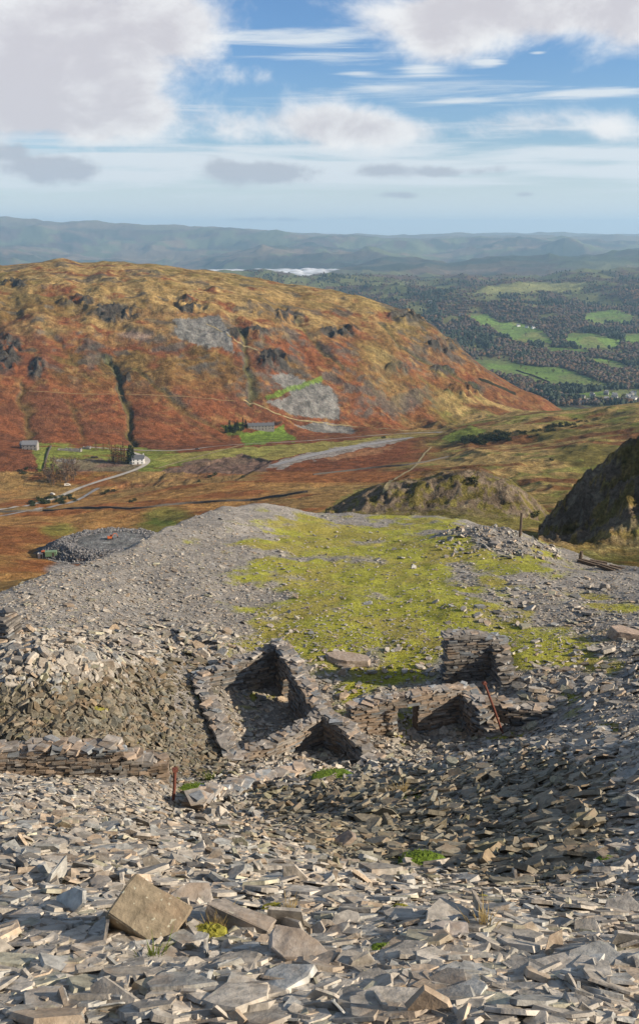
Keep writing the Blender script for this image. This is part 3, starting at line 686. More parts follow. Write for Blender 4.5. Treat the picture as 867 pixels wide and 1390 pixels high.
block(610, 1272, .3, .2, .07, .2, .2, 0, (.3, .27, .25), 'pinkish flat slab at the bottom right of centre', seed=22)

# ------------------------------------------------------------------ dry-stone walls
def at_z(px, py, z):
    u, t = conv(px, py); Y = -z/float(t); return Vector((float(u)*Y, Y, z))
def stone_wall(name, pts, thick, parent=None, openings=(), label=None, course=(.045, .10), warm=.15, base_drop=.35, ragged=.07, cap=True, lens=(.16, .62), bright=1.0, seed=0):
    """pts: (x, y, ztop, zbase)"""
    random.seed(100+seed)
    mb = MB(); pts = [tuple(p) for p in pts]
    segl = [math.hypot(b[0]-a[0], b[1]-a[1]) for a, b in zip(pts[:-1], pts[1:])]; S = [0]
    for l in segl: S.append(S[-1]+l)
    L = S[-1]
    def at(s_):
        s_ = min(max(s_, 0), L-1e-6)
        for k in range(len(segl)):
            if s_ <= S[k+1]: break
        f = (s_-S[k])/segl[k]; a, b = pts[k], pts[k+1]
        return [a[j]+(b[j]-a[j])*f for j in range(4)], math.atan2(b[1]-a[1], b[0]-a[0])
    def shade():
        v = random.uniform(.55, 1.3)*.19*bright; w = random.random()
        c = (v*1.05, v*.96, v*.86)
        if w < warm: c = (v*1.22, v*.96, v*.74)
        elif w > .85: c = (v*.9, v*.96, v*1.0)
        return c
    zlo = min(p[3] for p in pts)-base_drop; zhi = max(p[2] for p in pts)
    z = zlo
    rag = lambda s_: (float(vnoise(s_*1.3, 0.3, seed+5))-.5)*2*ragged
    while z < zhi:
        h_ = random.uniform(*course); s_ = -random.uniform(0, .2)
        while s_ < L:
            l = random.uniform(*lens)
            for (o0, o1, z0, z1) in openings:
                if z0 < z+h_*.5 < z1:
                    if s_ < o0 < s_+l: l = max(.05, o0-s_+random.uniform(0, .04))
                    elif o0 <= s_ < o1: l = o1-s_+.001
            m = s_+l/2; p, a = at(m)
            ok = z+h_*.5 < p[2]+rag(m) and z+h_ > p[3]-base_drop
            for (o0, o1, z0, z1) in openings:
                if o0 < m < o1 and z0 < z+h_*.5 < z1: ok = False
            if ok:
                nx, ny = -math.sin(a), math.cos(a)
                for sd in (-1, 1):
                    off_ = sd*thick/4+random.uniform(-.035, .035)
                    M = Matrix.Rotation(a+random.uniform(-.05, .05), 3, 'Z') @ Matrix.Rotation(random.uniform(-.05, .05), 3, 'X') @ Matrix.Rotation(random.uniform(-.04, .04), 3, 'Y')
                    mb.box((p[0]+nx*off_, p[1]+ny*off_, z+h_/2), (l*random.uniform(.9, .99), thick/2+random.uniform(0, .06), h_*random.uniform(.86, .98)), M=M, col=shade(), jit=.07)
            s_ += l
        z += h_
    if cap:
        s_ = 0
        while s_ < L:
            p, a = at(s_)
            inop = any(o0 < s_ < o1 and z1 > p[2]+.1 for (o0, o1, z0, z1) in openings)
            if not inop:
                for _ in range(2):
                    w_ = random.uniform(.2, .46); M = Matrix.Rotation(random.uniform(0, 6), 3, 'Z') @ Matrix.Rotation(random.uniform(-.1, .1), 3, 'X') @ Matrix.Rotation(random.uniform(-.1, .1), 3, 'Y')
                    o_ = random.uniform(-.32, .32)*thick
                    c = shade(); c = tuple(q*1.35 for q in c)
                    mb.box((p[0]-math.sin(a)*o_, p[1]+math.cos(a)*o_, p[2]+rag(s_)+random.uniform(-.02, .03)), (w_, w_*random.uniform(.5, .9), random.uniform(.04, .1)), M=M, col=c, jit=.16)
            s_ += .17
    o = mb.build(name, M_wallstone, parent, colours=True)
    if label: o['label'] = label
    return o
M_timber = plain('weathered_timber', (.10, .075, .055), .85, 12, .35, .005)
M_rust = plain('rusty_iron', (.13, .045, .03), .8, 25, .35, .002)
# square roofless room
FZ = -17.05
A_ = at_z(381, 872, -15.15); LB = at_z(269, 916, -15.75); LF = at_z(318, 1030, -16.15); J = at_z(440, 966, -15.7); E2 = at_z(474, 986, -15.75); E3 = at_z(508, 1030, -16.05)
room = empty('ruined_room', (A_.x, A_.y, FZ), 0, 'roofless square stone room of dark slate walls left of centre', 'ruined building')
inv = Vector((A_.x, A_.y, FZ))
def rel_(p, zb): return (p[0]-inv.x, p[1]-inv.y, p[2]-inv.z, zb-inv.z)
mid_ = (A_+LB)/2
stone_wall('wall', [rel_(LB, -17.0), rel_((mid_.x, mid_.y, -15.5), FZ), rel_(A_, FZ)], .5, room, seed=1, warm=.1)
stone_wall('wall', [rel_(LB, -16.8), rel_((LB+LF)/2, -16.9), rel_(LF, -16.9)], .52, room, seed=2, warm=.12)
stone_wall('wall', [rel_(LF, -16.9), rel_(((LF+J)/2).to_tuple()[:2]+(-15.95,), -17.1), rel_(J, -17.3)], .48, room, seed=3, warm=.12)
P1 = A_.lerp(J, .45); P1.z = -15.35
stone_wall('wall', [rel_(A_, FZ), rel_(P1, FZ), rel_(J, -17.3), rel_(E2, -17.3), rel_(E3, -17.0)], .55, room, openings=[(1.05, 1.75, -20-0+20-.4, 1.15)], seed=4, warm=.2, ragged=.08)
mb = MB(); d_ = (J-A_).normalized(); c_ = A_+d_*1.4; mb.box((c_.x-inv.x, c_.y-inv.y, 1.22), (1.15, .6, .12), rz=math.atan2(d_.y, d_.x), jit=.04)
mb.build('lintel', M_timber, room)
# doorway hut to its right
D0 = at_z(478, 956, -15.85); D1 = at_z(560, 941, -15.75); D2 = at_z(632, 930, -15.75); D3 = at_z(655, 960, -16.0); D4 = at_z(676, 1000, -16.75)
hut = empty('ruined_hut', (D1.x, D1.y, -17.25), 0, 'ruined hut with a low doorway in its brown slate wall right of the square room', 'ruined building'); inv = Vector((D1.x, D1.y, -17.25))
Ltot = (D1.xy-D0.xy).length
# doorway position along the wall
dw0 = at_z(536, 975, -16.6); dw1 = at_z(564, 972, -16.6)
s0 = (Vector((dw0.x, dw0.y))-D0.xy).length; s1 = s0+.78
stone_wall('wall', [rel_(D0, -17.3), rel_(D1, -17.3), rel_(D2, -17.3)], .5, hut, openings=[(s0, s1, -.5, 1.2)], seed=5, warm=.55, course=(.045, .09), bright=1.1)
stone_wall('wall', [rel_(D2, -17.3), rel_(D3, -17.3), rel_(D4, -17.2)], .75, hut, seed=6, warm=.25, ragged=.2)
dd = (D1-D0).normalized(); c_ = D0+dd*((s0+s1)/2)
mb = MB(); mb.box((c_.x-inv.x, c_.y-inv.y, 1.24), (1.1, .46, .1), rz=math.atan2(dd.y, dd.x), jit=.04); mb.build('lintel', M_timber, hut)
c_ = D0+dd*(s1+.03); mb = MB(); mb.box((c_.x-inv.x, c_.y-inv.y, .55), (.07, .4, 1.25), rz=math.atan2(dd.y, dd.x), jit=.03); mb.build('door_post', M_timber, hut)
# tall broken wall stub
G0 = at_z(606, 862, -14.75); G1 = at_z(668, 876, -15.05); G2 = at_z(684, 896, -15.5)
G1 = Vector((G0.x+1.95, G0.y+.25, -14.95)); G2 = Vector((G1.x+.25, G1.y-1.1, -15.9))
w = stone_wall('broken_wall', [(G0.x, G0.y, G0.z, -16.9), (G0.x+.9, G0.y+.1, -14.72, -16.9), (G1.x, G1.y, G1.z, -16.9), (G2.x, G2.y, G2.z, -16.9)], .62, seed=7, warm=.12, ragged=.1)
tag(w, 'tall dark stub of broken slate wall standing on the turf', 'wall')
# low retaining wall right of the hut
a_ = at_z(655, 950, -15.95); b_ = at_z(690, 955, -15.95); c_ = at_z(738, 958, -15.95)
w = stone_wall('retaining_wall', [(a_.x, a_.y, a_.z, -16.9), (b_.x, b_.y, b_.z, -16.95), (c_.x, c_.y, c_.z, -16.9)], .7, seed=8, warm=.2)
tag(w, 'low slate retaining wall behind the rusty poles', 'wall')
# left low walls
def gwall(name, pix, hgt, thick, label, seed, **kw):
    pts = []
    for px, py in pix:
        if py < 100: y = py; x = float(conv(px, 1040.)[0])*y; z = znear(x, y-.35)
        else: x, y, z = hitn(px, py)
        pts.append((x, y, z+hgt, z-.1))
    w = stone_wall(name, pts, thick, seed=seed, **kw); return tag(w, label, 'wall')
gwall('low_wall', [(-60, 20.6), (20, 20.7), (90, 20.8), (160, 20.9), (222, 21.1)], .56, .6, 'long low coursed slate wall on the left below the rubble bank', 9, warm=.35, course=(.05, .08), bright=1.0, lens=(.15, .35), ragged=.2)
gwall('wall_stub', [(-60, 31.2), (-10, 31.0), (30, 30.6)], .75, .8, 'ragged dark stub of slate wall at the left edge above the rubble', 14, ragged=.3, bright=.8)
gwall('collapsed_wall', [(265, 1098), (310, 1080), (355, 1062), (410, 1052)], .28, .5, 'collapsed slate wall slumped below the square room', 11, ragged=.2, warm=.35, bright=1.25)

# rusty poles
def pole(p0, p1, r, label):
    p0 = Vector(p0); p1 = Vector(p1); e = p0; mb = MB(); L = p1-p0
    mb.tube([Vector((0, 0, 0)), L*.5+Vector((.015, 0, .0)), L], [r, r*.95, r], 8)
    mb.box(tuple(L*.97), (r*3.2, r*3.2, r*1.6), rz=.3)
    o = mb.build('rusty_pole', M_rust); o.location = p0; return tag(o, label, 'iron pole')
b = Vector(hitn(682, 997)); tpt = at_z(656, 925, b.z+2.0); pole(b-(tpt-b)*.06, tpt, .042, 'tall leaning rusty red pole beside the hut')
b2 = Vector(hitn(706, 981)); b2.z += .05; e2 = at_z(670, 957, b2.z+.5); pole(b2, e2, .032, 'short rusty pole lying behind the tall leaning pole')
b3 = hitn(234, 1091); pole((b3[0], b3[1], b3[2]-.1), (b3[0]+.06, b3[1]+.25, b3[2]+.78), .04, 'single rusty red post left of the ruined room')
# wooden post on the rim and small stump
bp = hitn(705, 729)
mb = MB(); mb.tube([(0, 0, -.3), (0.02, 0, .8), (.03, 0, 1.75)], [.10, .09, .085], 7); o = mb.build('wooden_post', M_timber); o.location = bp; tag(o, 'lone dark wooden post on the far rim of the tip', 'post')
bp = hitn(787, 762); mb = MB(); mb.tube([(0, 0, -.3), (0, 0, .35), (.02, 0, .7)], [.13, .12, .1], 7); o = mb.build('wooden_stump', M_timber); o.location = bp; tag(o, 'short dark stump post at the right rim of the tip', 'post')
for k, (px, py, L, rz) in enumerate([(802, 768, 1.8, -.25), (826, 775, 1.6, -.4)]):
    x, y, z = hitn(px, py) ; mb = MB()
    for j in range(4): mb.box((j*.15, j*.22, .0+.06*(j%2)), (L*(1-.13*j), .18, .16), rz=(j-1.5)*.13, jit=.04)
    o = mb.build('timber_baulks', M_timber); o.location = (x, y, z+.1); o.rotation_euler = (0, .16, rz)
    tag(o, ['stack of dark old timbers at the right rim of the tip', 'smaller stack of dark timbers nearest the right edge'][k], 'timber')

# ------------------------------------------------------------------ moss and grass on the tip
M_moss = plain('moss', (.09, .14, .015), .95, 30, .45, .02)
M_moss2 = plain('yellow_moss', (.21, .20, .03), .95, 30, .4, .02)
def moss(px, py, r, label, mat=M_moss, flat=.45):
    x, y, z = hitn(px, py); mb = MB(); vs = []; fs = []; nr, ns = 7, 18; random.seed(int(px*3+py))
    vs.append((0, 0, r*flat))
    for i in range(1, nr+1):
        a = i/nr*math.pi/2
        for k in range(ns):
            q = 2*math.pi*k/ns; rr = r*math.sin(a)*(1+.35*(float(vnoise(math.cos(q)*1.5+px, math.sin(q)*1.5, 3))-.5))*(1+random.uniform(-.07, .07))
            vs.append((rr*math.cos(q)*1.3, rr*math.sin(q), r*flat*math.cos(a)*(1+random.uniform(-.18, .18))-(.1*r if i == nr else 0)))
    for k in range(ns): fs.append([0, 1+k, 1+(k+1) % ns])
    for i in range(nr-1):
        for k in range(ns): fs.append([1+i*ns+k, 1+(i+1)*ns+k, 1+(i+1)*ns+(k+1) % ns, 1+i*ns+(k+1) % ns])
    mb.add(vs, fs)
    for _ in range(260):                       # shoots
        q = random.uniform(0, 6.28); rr = r*math.sqrt(random.random())*.95; hx_, hy_ = rr*math.cos(q)*1.25, rr*math.sin(q)
        zz = r*flat*math.sqrt(max(0, 1-(rr/r)**2)); s_ = r*.06
        d = Vector((random.uniform(-1, 1), random.uniform(-1, 1), 1.5)).normalized()*r*random.uniform(.08, .16)
        mb.add([(hx_-s_/2, hy_, zz), (hx_+s_/2, hy_+s_/3, zz), (hx_+d.x, hy_+d.y, zz+d.z)], [[0, 1, 2]])
    o = mb.build('moss_clump', mat); o.location = (x, y, z+.01)
    return tag(o, label, 'moss')
moss(572, 1176, .29, 'large bright green moss cushion at the foot of the shaded bank')
moss(543, 1240, .07, 'small yellow-green moss cushion in the centre foreground', M_moss2, .7)
moss(238, 1232, .07, 'moss tuft between the lichened block and the slab behind it', M_moss2, .8)
moss(282, 1275, .11, 'yellow-green moss clump in front of the long grey-brown slab', M_moss2, .6)
moss(172, 1210, .05, 'tiny moss tuft above the lichened block', M_moss2)
moss(375, 1240, .10, 'mossy yellow patch right of the long grey-brown slab', M_moss2, .3)
moss(655, 1222, .05, 'tiny moss dot in the right foreground', M_moss2, .6)
moss(520, 1296, .08, 'dark green moss at the bottom centre edge', M_moss)
moss(825, 1172, .12, 'moss on a dark rock at the right bank', M_moss, .5)
moss(265, 1075, .38, 'green moss patch beside the single rusty post', M_moss, .22)
moss(450, 1056, .42, 'long moss patch on the rubble before the square room', M_moss, .2)
M_straw = plain('dry_grass', (.36, .27, .12), .9, 20, .3); M_gblade = plain('green_grass', (.14, .18, .03), .9, 20, .3)
def tuft(px, py, h_, mat, label, n=70):
    x, y, z = hitn(px, py); mb = MB(); random.seed(int(px))
    for _ in range(n):
        a = random.uniform(0, 6.28); r = abs(random.gauss(0, .3))*h_; l = h_*random.uniform(.5, 1.1); bx_, by_ = math.cos(a)*r, math.sin(a)*r; w_ = h_*.018
        t1 = Vector((bx_*1.6, by_*1.6, l*.6)); t2 = Vector((bx_*2.6+random.gauss(0, .12)*h_, by_*2.6+random.gauss(0, .12)*h_, l))
        mb.add([(bx_-w_, by_, 0), (bx_+w_, by_, 0), (t1.x+w_, t1.y, t1.z), (t1.x-w_, t1.y, t1.z), tuple(t2)], [[0, 1, 2, 3], [3, 2, 4]])
    o = mb.build('grass_tuft', mat); o.location = (x, y, z); tag(o, label, 'grass tuft')
tuft(294, 1266, .16, M_straw, 'straw-coloured grass tuft in the foreground moss by the long slab'); tuft(655, 1262, .15, M_straw, 'dry reddish grass tuft in the right foreground scree')
tuft(208, 1306, .13, M_gblade, 'green grass tuft at the bottom below the lichened block'); tuft(392, 1244, .12, M_straw, 'dry grass tuft beside the mossy yellow patch')
tuft(545, 1080, .3, M_straw, 'pale grass tuft on the shaded bank below the hut'); tuft(286, 1060, .3, M_gblade, 'green grass tuft beside the moss near the single rusty post')
# turf blades over the tip top (one mass)
def blades(n, pxr, pyr, hh, colr, minmask):
    px = RS.uniform(*pxr, n); py = RS.uniform(*pyr, n); u, t = conv(px, py)
    i = np.rint(np.clip((u-usn[0])/(usn[1]-usn[0]), 0, len(usn)-1)).astype(int)
    TT = -ZN[i]/Yn[None]; k = np.maximum(np.argmax(TT <= t[:, None], axis=1), 1); Y = Yn[k]; X = u*Y; z = interp2(ZN, X, Y); m = interp2(tm, X, Y)
    ok = (m > minmask) & (RS.uniform(0, 1, n) < m); X, Y, z = X[ok], Y[ok], z[ok]; n = len(X)
    h_ = hh*RS.uniform(.5, 1.4, n); w_ = h_*.5; a = RS.uniform(0, 6.28, n)
    p0 = np.stack([X-np.cos(a)*w_, Y-np.sin(a)*w_, z-.01], -1); p1 = np.stack([X+np.cos(a)*w_, Y+np.sin(a)*w_, z-.01], -1)
    p2 = np.stack([X+RS.normal(0, .4, n)*h_, Y+RS.normal(0, .4, n)*h_, z+h_], -1)
    V = np.stack([p0, p1, p2], 1).reshape(-1, 3); c = np.repeat(colr[None]*RS.uniform(.5, 1.5, (n, 1))*np.array([1, 1, 1])+RS.uniform(0, .05, (n, 1))*np.array([1., .5, 0]), 3, axis=0)
    return V, c
V, c = blades(90000, (0, 867), (695, 950), .035, C(.26, .26, .035), .3)
V2, c2 = blades(12000, (200, 867), (940, 1090), .045, C(.15, .18, .02), .3)
V = np.concatenate([V, V2]); c = np.concatenate([c, c2])
o = mesh_np('turf_grass', V, np.arange(len(V)), np.arange(len(V)//3)*3, c, False, M_foliage)
tag(o, 'short yellow-green turf growing over the slate tip', 'grass', kind='stuff')

#REST#
# ------------------------------------------------------------------ tracks, river, walls in the valley
M_track = plain('stony_track', (.36, .33, .29), .95, .25, .2)
M_path = plain('grassy_path', (.25, .20, .10), .95, .25, .3)
M_faint = plain('faint_path', (.19, .12, .055), .95, .25, .3)
M_river = plain('stony_stream_bed', (.26, .25, .24), .6, .3, .35)
def dens(pix, step):
    out = []
    for (a, b), (c, d) in zip(pix[:-1], pix[1:]):
        n = max(1, int(math.hypot(c-a, d-b)/step))
        for i in range(n): out.append((a+(c-a)*i/n, b+(d-b)*i/n))
    out.append(pix[-1]); return out
def smoothline(pix, it=2):
    for _ in range(it):
        q = [pix[0]]
        for a, b in zip(pix[:-1], pix[1:]):
            q += [(a[0]*.75+b[0]*.25, a[1]*.75+b[1]*.25), (a[0]*.25+b[0]*.75, a[1]*.25+b[1]*.75)]
        q.append(pix[-1]); pix = q
    return pix
def world_line(pix, step=5):
    P_ = [Vector(hitm(*p)) for p in dens(smoothline(pix), step)]
    out = [P_[0]]
    for p in P_[1:]:
        d = (p-out[-1]).xy.length
        if d > 60:                                # fell behind a rise: bridge along the ground
            n = int(d/20)
            for i in range(1, n): q = out[-1].lerp(p, i/n); out.append(Vector((q.x, q.y, zmid(q.x, q.y))))
        if d > 1.5: out.append(p)
    P_ = [q.copy() for q in out]
    for _ in range(3):
        P_ = [P_[0]]+[(P_[i-1]+P_[i]*2+P_[i+1])/4 for i in range(1, len(P_)-1)]+[P_[-1]]
    return P_
def ribbon(name, pix, w, mat, lift=.35):
    L = world_line(pix); mb = MB(); vs = []
    m = 4
    for i, p in enumerate(L):
        d = (L[min(i+1, len(L)-1)]-L[max(i-1, 0)]).xy.normalized(); nx, ny = -d.y, d.x
        ww = w*(1+.3*(float(vnoise(i*.4, 2.2, 9))-.5))
        for k in range(m+1):
            o_ = (k/m-.5)*ww; x, y = p.x+nx*o_, p.y+ny*o_; vs.append((x, y, zmid(x, y)+lift))
    fs = [[i*(m+1)+k, i*(m+1)+k+1, (i+1)*(m+1)+k+1, (i+1)*(m+1)+k] for i in range(len(L)-1) for k in range(m)]
    mb.add(vs, fs); o = mb.build(name, mat, smooth=True); o['kind'] = 'structure'; return o
ribbon('road', [(118, 607), (160, 610), (200, 612), (250, 612), (290, 606), (340, 602.5), (400, 600), (450, 596), (500, 592), (545, 588.5), (600, 587)], 4.2, M_track)
ribbon('track', [(-20, 694), (20, 690), (55, 683), (85, 673), (105, 663), (140, 652), (175, 642), (196, 633), (204, 625), (192, 618), (176, 613)], 5.0, M_track)
ribbon('path', [(330, 543), (352, 550), (370, 560), (395, 569), (430, 574), (480, 579), (540, 584), (600, 586)], 2.2, M_path, .3)
ribbon('path', [(40, 531), (90, 534), (140, 536), (200, 536), (260, 539), (320, 545)], 1.0, M_faint, .3)
ribbon('path', [(585, 607), (570, 622), (566, 632), (552, 642), (534, 650), (524, 660), (522, 669)], 2.0, M_path)
ribbon('path', [(280, 440), (300, 448), (315, 461), (335, 470), (350, 476)], 1.6, M_path, .3)
ribbon('path', [(330, 604), (300, 612), (270, 620), (240, 628), (215, 636)], 2.5, M_path)
ribbon('stream_bed', [(370, 632), (400, 624), (430, 616), (470, 608), (520, 600), (560, 594)], 10, M_river, .25)
ribbon('stream_bed', [(-20, 704), (30, 696), (70, 688), (105, 680), (118, 672), (135, 662)], 4, M_river, .25)
def field_wall(pix, label, h_=1.5, w_=.9, col_=(.09, .08, .07)):
    L = world_line(pix, 6); mb = MB(); vs = []
    for i, p in enumerate(L):
        d = (L[min(i+1, len(L)-1)]-L[max(i-1, 0)]).xy.normalized(); nx, ny = -d.y*w_/2, d.x*w_/2; hh = h_*(.8+.4*random.random())
        z = zmid(p.x, p.y)
        vs += [(p.x-nx, p.y-ny, z-.8), (p.x-nx*.7, p.y-ny*.7, z+hh), (p.x+nx*.7, p.y+ny*.7, z+hh), (p.x+nx, p.y+ny, z-.8)]
    fs = [[i*4+k, i*4+k+1, (i+1)*4+k+1, (i+1)*4+k] for i in range(len(L)-1) for k in range(3)]+[[0, 1, 2, 3], [len(vs)-1, len(vs)-2, len(vs)-3, len(vs)-4]]
    mb.add(vs, fs, col_); o = mb.build('field_wall', M_foliage, colours=True); tag(o, label, 'wall', kind='thing')
field_wall([(-20, 697), (40, 694), (90, 692), (120, 690), (150, 690), (180, 692), (215, 688), (245, 684), (290, 682), (335, 680), (380, 674), (420, 668)], 'dark field wall crossing the orange moor below the valley track', 1.3, 1.1)
field_wall([(425, 645), (470, 640), (520, 634), (560, 632), (592, 624), (610, 620)], 'dark field wall on the red bracken slope right of the valley', 1.3, 1.1)
field_wall([(60, 640), (64, 620), (70, 606)], 'short field wall by the slate-grey mine buildings', 1.6, 1.2)
field_wall([(650, 515), (680, 527), (700, 536)], 'dark hedge bank in the lowest green field', 3, 4, (.04, .04, .025))
field_wall([(700, 503), (725, 511), (745, 519)], 'dark wall line splitting the long green field', 3, 4, (.05, .045, .03))

# ------------------------------------------------------------------ buildings
M_white = plain('white_render', (.80, .78, .74), .9, .6, .06); M_greyst = plain('grey_stone', (.24, .22, .20), .9, 1.2, .3); M_roof = plain('slate_roof', (.10, .105, .115), .7, 1.5, .25)
M_glass = plain('window_glass', (.03, .035, .04), .2, 1, .1); M_dark = plain('dark_door', (.06, .04, .03), .7, 2, .2); M_roofL = plain('pale_slate_roof', (.17, .17, .18), .7, 1.5, .25)
def house(name, p, w, d, hh, rh, rz, wall=M_white, roof=M_roof, wins=2, storeys=2, chim=1, label=None, group=None, cat='house', door=True, detail=True):
    r = empty(name, p, rz, label, cat, group)
    mb = MB(); mb.box((0, 0, hh/2-1), (w, d, hh+2))
    mb.add([(-w/2, -d/2, hh), (-w/2, d/2, hh), (-w/2, 0, hh+rh), (w/2, -d/2, hh), (w/2, d/2, hh), (w/2, 0, hh+rh)], [[0, 2, 1], [3, 4, 5]])
    mb.build('wall', wall, r)
    rb = MB(); e = .35; t_ = .18; sl_ = rh/(d/2)
    for s_ in (-1, 1):
        y0, z0, y1, z1 = s_*(d/2+e), hh-e*sl_+.05, 0, hh+rh+.05
        vs = [(x, y, z+q) for q in (0, t_) for (x, y, z) in ((-w/2-e, y0, z0), (w/2+e, y0, z0), (w/2+e, y1, z1), (-w/2-e, y1, z1))]
        rb.add(vs, [[0, 3, 2, 1], [4, 5, 6, 7], [0, 1, 5, 4], [1, 2, 6, 5], [2, 3, 7, 6], [3, 0, 4, 7]])
    ro = rb.build('roof', roof, r)
    for k in range(chim):
        x = (-w/2+.5) if k == 0 else ((w/2-.5) if k == chim-1 else -w/2+w*k/(chim-1))
        cb_ = MB(); cb_.box((x, 0, hh+rh+.35), (.8, .7, 1.5)); cb_.tube([(x, 0, hh+rh+1), (x, 0, hh+rh+1.5)], .15, 6); cb_.build('chimney', wall, ro)
    if detail:
        for s_ in (-1, 1):
            for st in range(storeys):
                for k in range(wins):
                    x = -w/2+w*(k+.5)/wins; z = 1.3+st*2.5
                    if s_ == -1 and st == 0 and door and k == wins//2:
                        m_ = MB(); m_.box((x, s_*(d/2+.02), 1.0), (1.0, .1, 2.0)); m_.build('door', M_dark, r); continue
                    m_ = MB(); m_.box((x, s_*(d/2+.01), z), (1.0, .08, 1.1)); m_.build('window', M_glass, r)
    return r
def wp(px, py): return Vector(hitm(px, py))
house('white_house', wp(188, 629), 11, 7, 5, 3, .12, wins=3, chim=2, label='white hostel house with slate roof beside the valley track')
p = wp(180, 629); house('house_annex', p, 5, 5, 3, 2, .12, wins=1, storeys=1, chim=0, label='low white outbuilding on the left of the white hostel house')
house('terrace_cottages', wp(354, 583), 30, 7, 5, 2.6, .16, wall=M_greyst, wins=8, chim=6, label='long grey stone terrace of cottages below the fellside quarry', cat='cottages')
house('mine_building', wp(42, 610), 14, 9, 5.5, 3, .05, wall=M_greyst, roof=M_roofL, wins=4, chim=0, label='large grey stone mine building at the far left of the valley floor', cat='building')
house('mine_building', wp(34, 608), 7, 8, 4, 2.4, .05, wall=M_greyst, wins=2, storeys=1, chim=0, label='smaller dark lean building touching the mine building on its left', cat='building')
def ruin(px, py, w, d, label):
    p = wp(px, py); mb = MB(); random.seed(px)
    for (a, b, c, e) in ((-w/2, -d/2, w/2, -d/2), (w/2, -d/2, w/2, d/2), (w/2, d/2, -w/2, d/2), (-w/2, d/2, -w/2, -d/2)):
        n = max(2, int(math.hypot(c-a, e-b)/1.3))
        for k in range(n):
            f = (k+.5)/n; mb.box((a+(c-a)*f, b+(e-b)*f, .3), (1.5 if b == e else .8, .8 if b == e else 1.5, random.uniform(1.8, 4.2)), jit=.06)
    o = mb.build('roofless_building', M_greyst); o.location = p; tag(o, label, 'ruin', kind='thing')
ruin(95, 612, 22, 6, 'long roofless stone ruin on the green valley floor'); ruin(90, 627, 16, 6, 'brown roofless ruin nearer the trees below the green flat'); ruin(118, 609, 7, 5, 'short roofless ruin at the right end of the long ruin')
house('white_farm', wp(584, 411), 20, 12, 7, 5, .3, wins=3, chim=1, label='lone bright white farmhouse high in the far brown wood')
house('white_farm', wp(626, 429), 20, 11, 6, 5, -.2, wins=3, chim=1, label='white farmhouse beside the highest small green field')
for i, (px, py, rz) in enumerate([(703, 443, .2), (714, 445, -.3), (723, 446, .5)]): house('farm_house', wp(px, py), 13, 9, 6, 4, rz, wins=2, chim=1, label='white farm cottage among trees in the far fields', group='far farm cottages')
random.seed(21)
for i in range(44):
    px = random.uniform(738, 866); py = random.uniform(534, 549)-max(0, (760-px))*.05
    if i > 36: px = random.uniform(655, 740); py = random.uniform(536, 545)
    p = wp(px, py)
    if p.y < 1500: continue
    wall = random.choice([M_white, M_white, M_greyst, M_greyst])
    k = 'white' if wall == M_white else 'grey stone'
    house('village_house', p, random.uniform(9, 15), random.uniform(7, 9), random.uniform(5, 6.5), 3.4, random.uniform(-.8, .8), wall, random.choice([M_roof, M_roofL]), wins=2, chim=1, detail=False,
          label=('%s slate-roofed house in the village at the valley mouth' % k), group='%s village houses' % k)
# site huts and vehicles at the working tip
M_orange = plain('orange_paint', (.5, .12, .03), .5, 3, .15); M_green = plain('green_paint', (.16, .24, .14), .6, 3, .2); M_cream = plain('cream_paint', (.6, .56, .5), .6, 3, .1); M_rubber = plain('black_rubber', (.03, .03, .03), .8, 5, .2)
def container(px, py, w, d, hgt, rz, mat, label, dy=0):
    p = wp(px, py); r = empty('site_container', p, rz, label, 'container')
    mb = MB(); mb.box((0, 0, hgt/2), (w, d, hgt)); n = int(w/.5)
    for k in range(n):
        for s_ in (-1, 1): mb.box((-w/2+.25+k*w/n, s_*(d/2+.03), hgt/2), (.2, .06, hgt*.9))
    mb.build('body', mat, r)
    mb = MB(); mb.box((0, 0, hgt+.06), (w+.15, d+.15, .12)); mb.build('roof', mat, r)
    mb = MB(); mb.box((w*.2, -d/2-.08, 1.0), (.9, .06, 1.9)); mb.build('door', M_dark, r)
    return r
container(56, 757, 2.4, 2.2, 2.4, .1, M_cream, 'small cream site container at the left of the container row')
container(59.5, 754, 1.6, 1.8, 2.2, .1, M_orange, 'small bright orange site container beside the cream one')
container(70, 754.5, 5.5, 2.3, 2.4, .15, M_green, 'long green site container at the right of the container row')
ex = empty('excavator', wp(150, 732), .3, 'orange tracked excavator working on the flat slate heap', 'excavator')
for s_ in (-1, 1):
    mb = MB(); mb.box((0, s_*1.0, .45), (3.6, .55, .75)); mb.tube([(-1.8, s_*1.0-.27, .45), (-1.8, s_*1.0+.27, .45)], .38, 10); mb.tube([(1.8, s_*1.0-.27, .45), (1.8, s_*1.0+.27, .45)], .38, 10); mb.build('track', M_rubber, ex)
mb = MB(); mb.box((-.3, 0, 1.5), (3.0, 2.3, 1.1)); mb.box((-1.4, 0, 1.8), (1.0, 2.2, 1.2)); mb.build('body', M_orange, ex)
mb = MB(); mb.box((.6, .6, 2.4), (1.3, 1.0, 1.4)); cab = mb.build('cab', M_orange, ex)
mb = MB(); mb.box((1.27, .6, 2.5), (.05, .8, .9)); mb.box((.6, .05, 2.5), (1.0, .08, .9)); mb.build('window', M_glass, cab)
mb = MB(); mb.tube([(.9, -.4, 1.8), (2.6, -.4, 4.2), (4.2, -.4, 4.0)], [.28, .26, .18], 6); mb.build('boom', M_orange, ex)
mb = MB(); mb.tube([(4.2, -.4, 4.0), (5.2, -.4, 1.8)], [.2, .14], 6); mb.build('dipper_arm', M_orange, ex)
ex.scale = (.72, .72, .72)
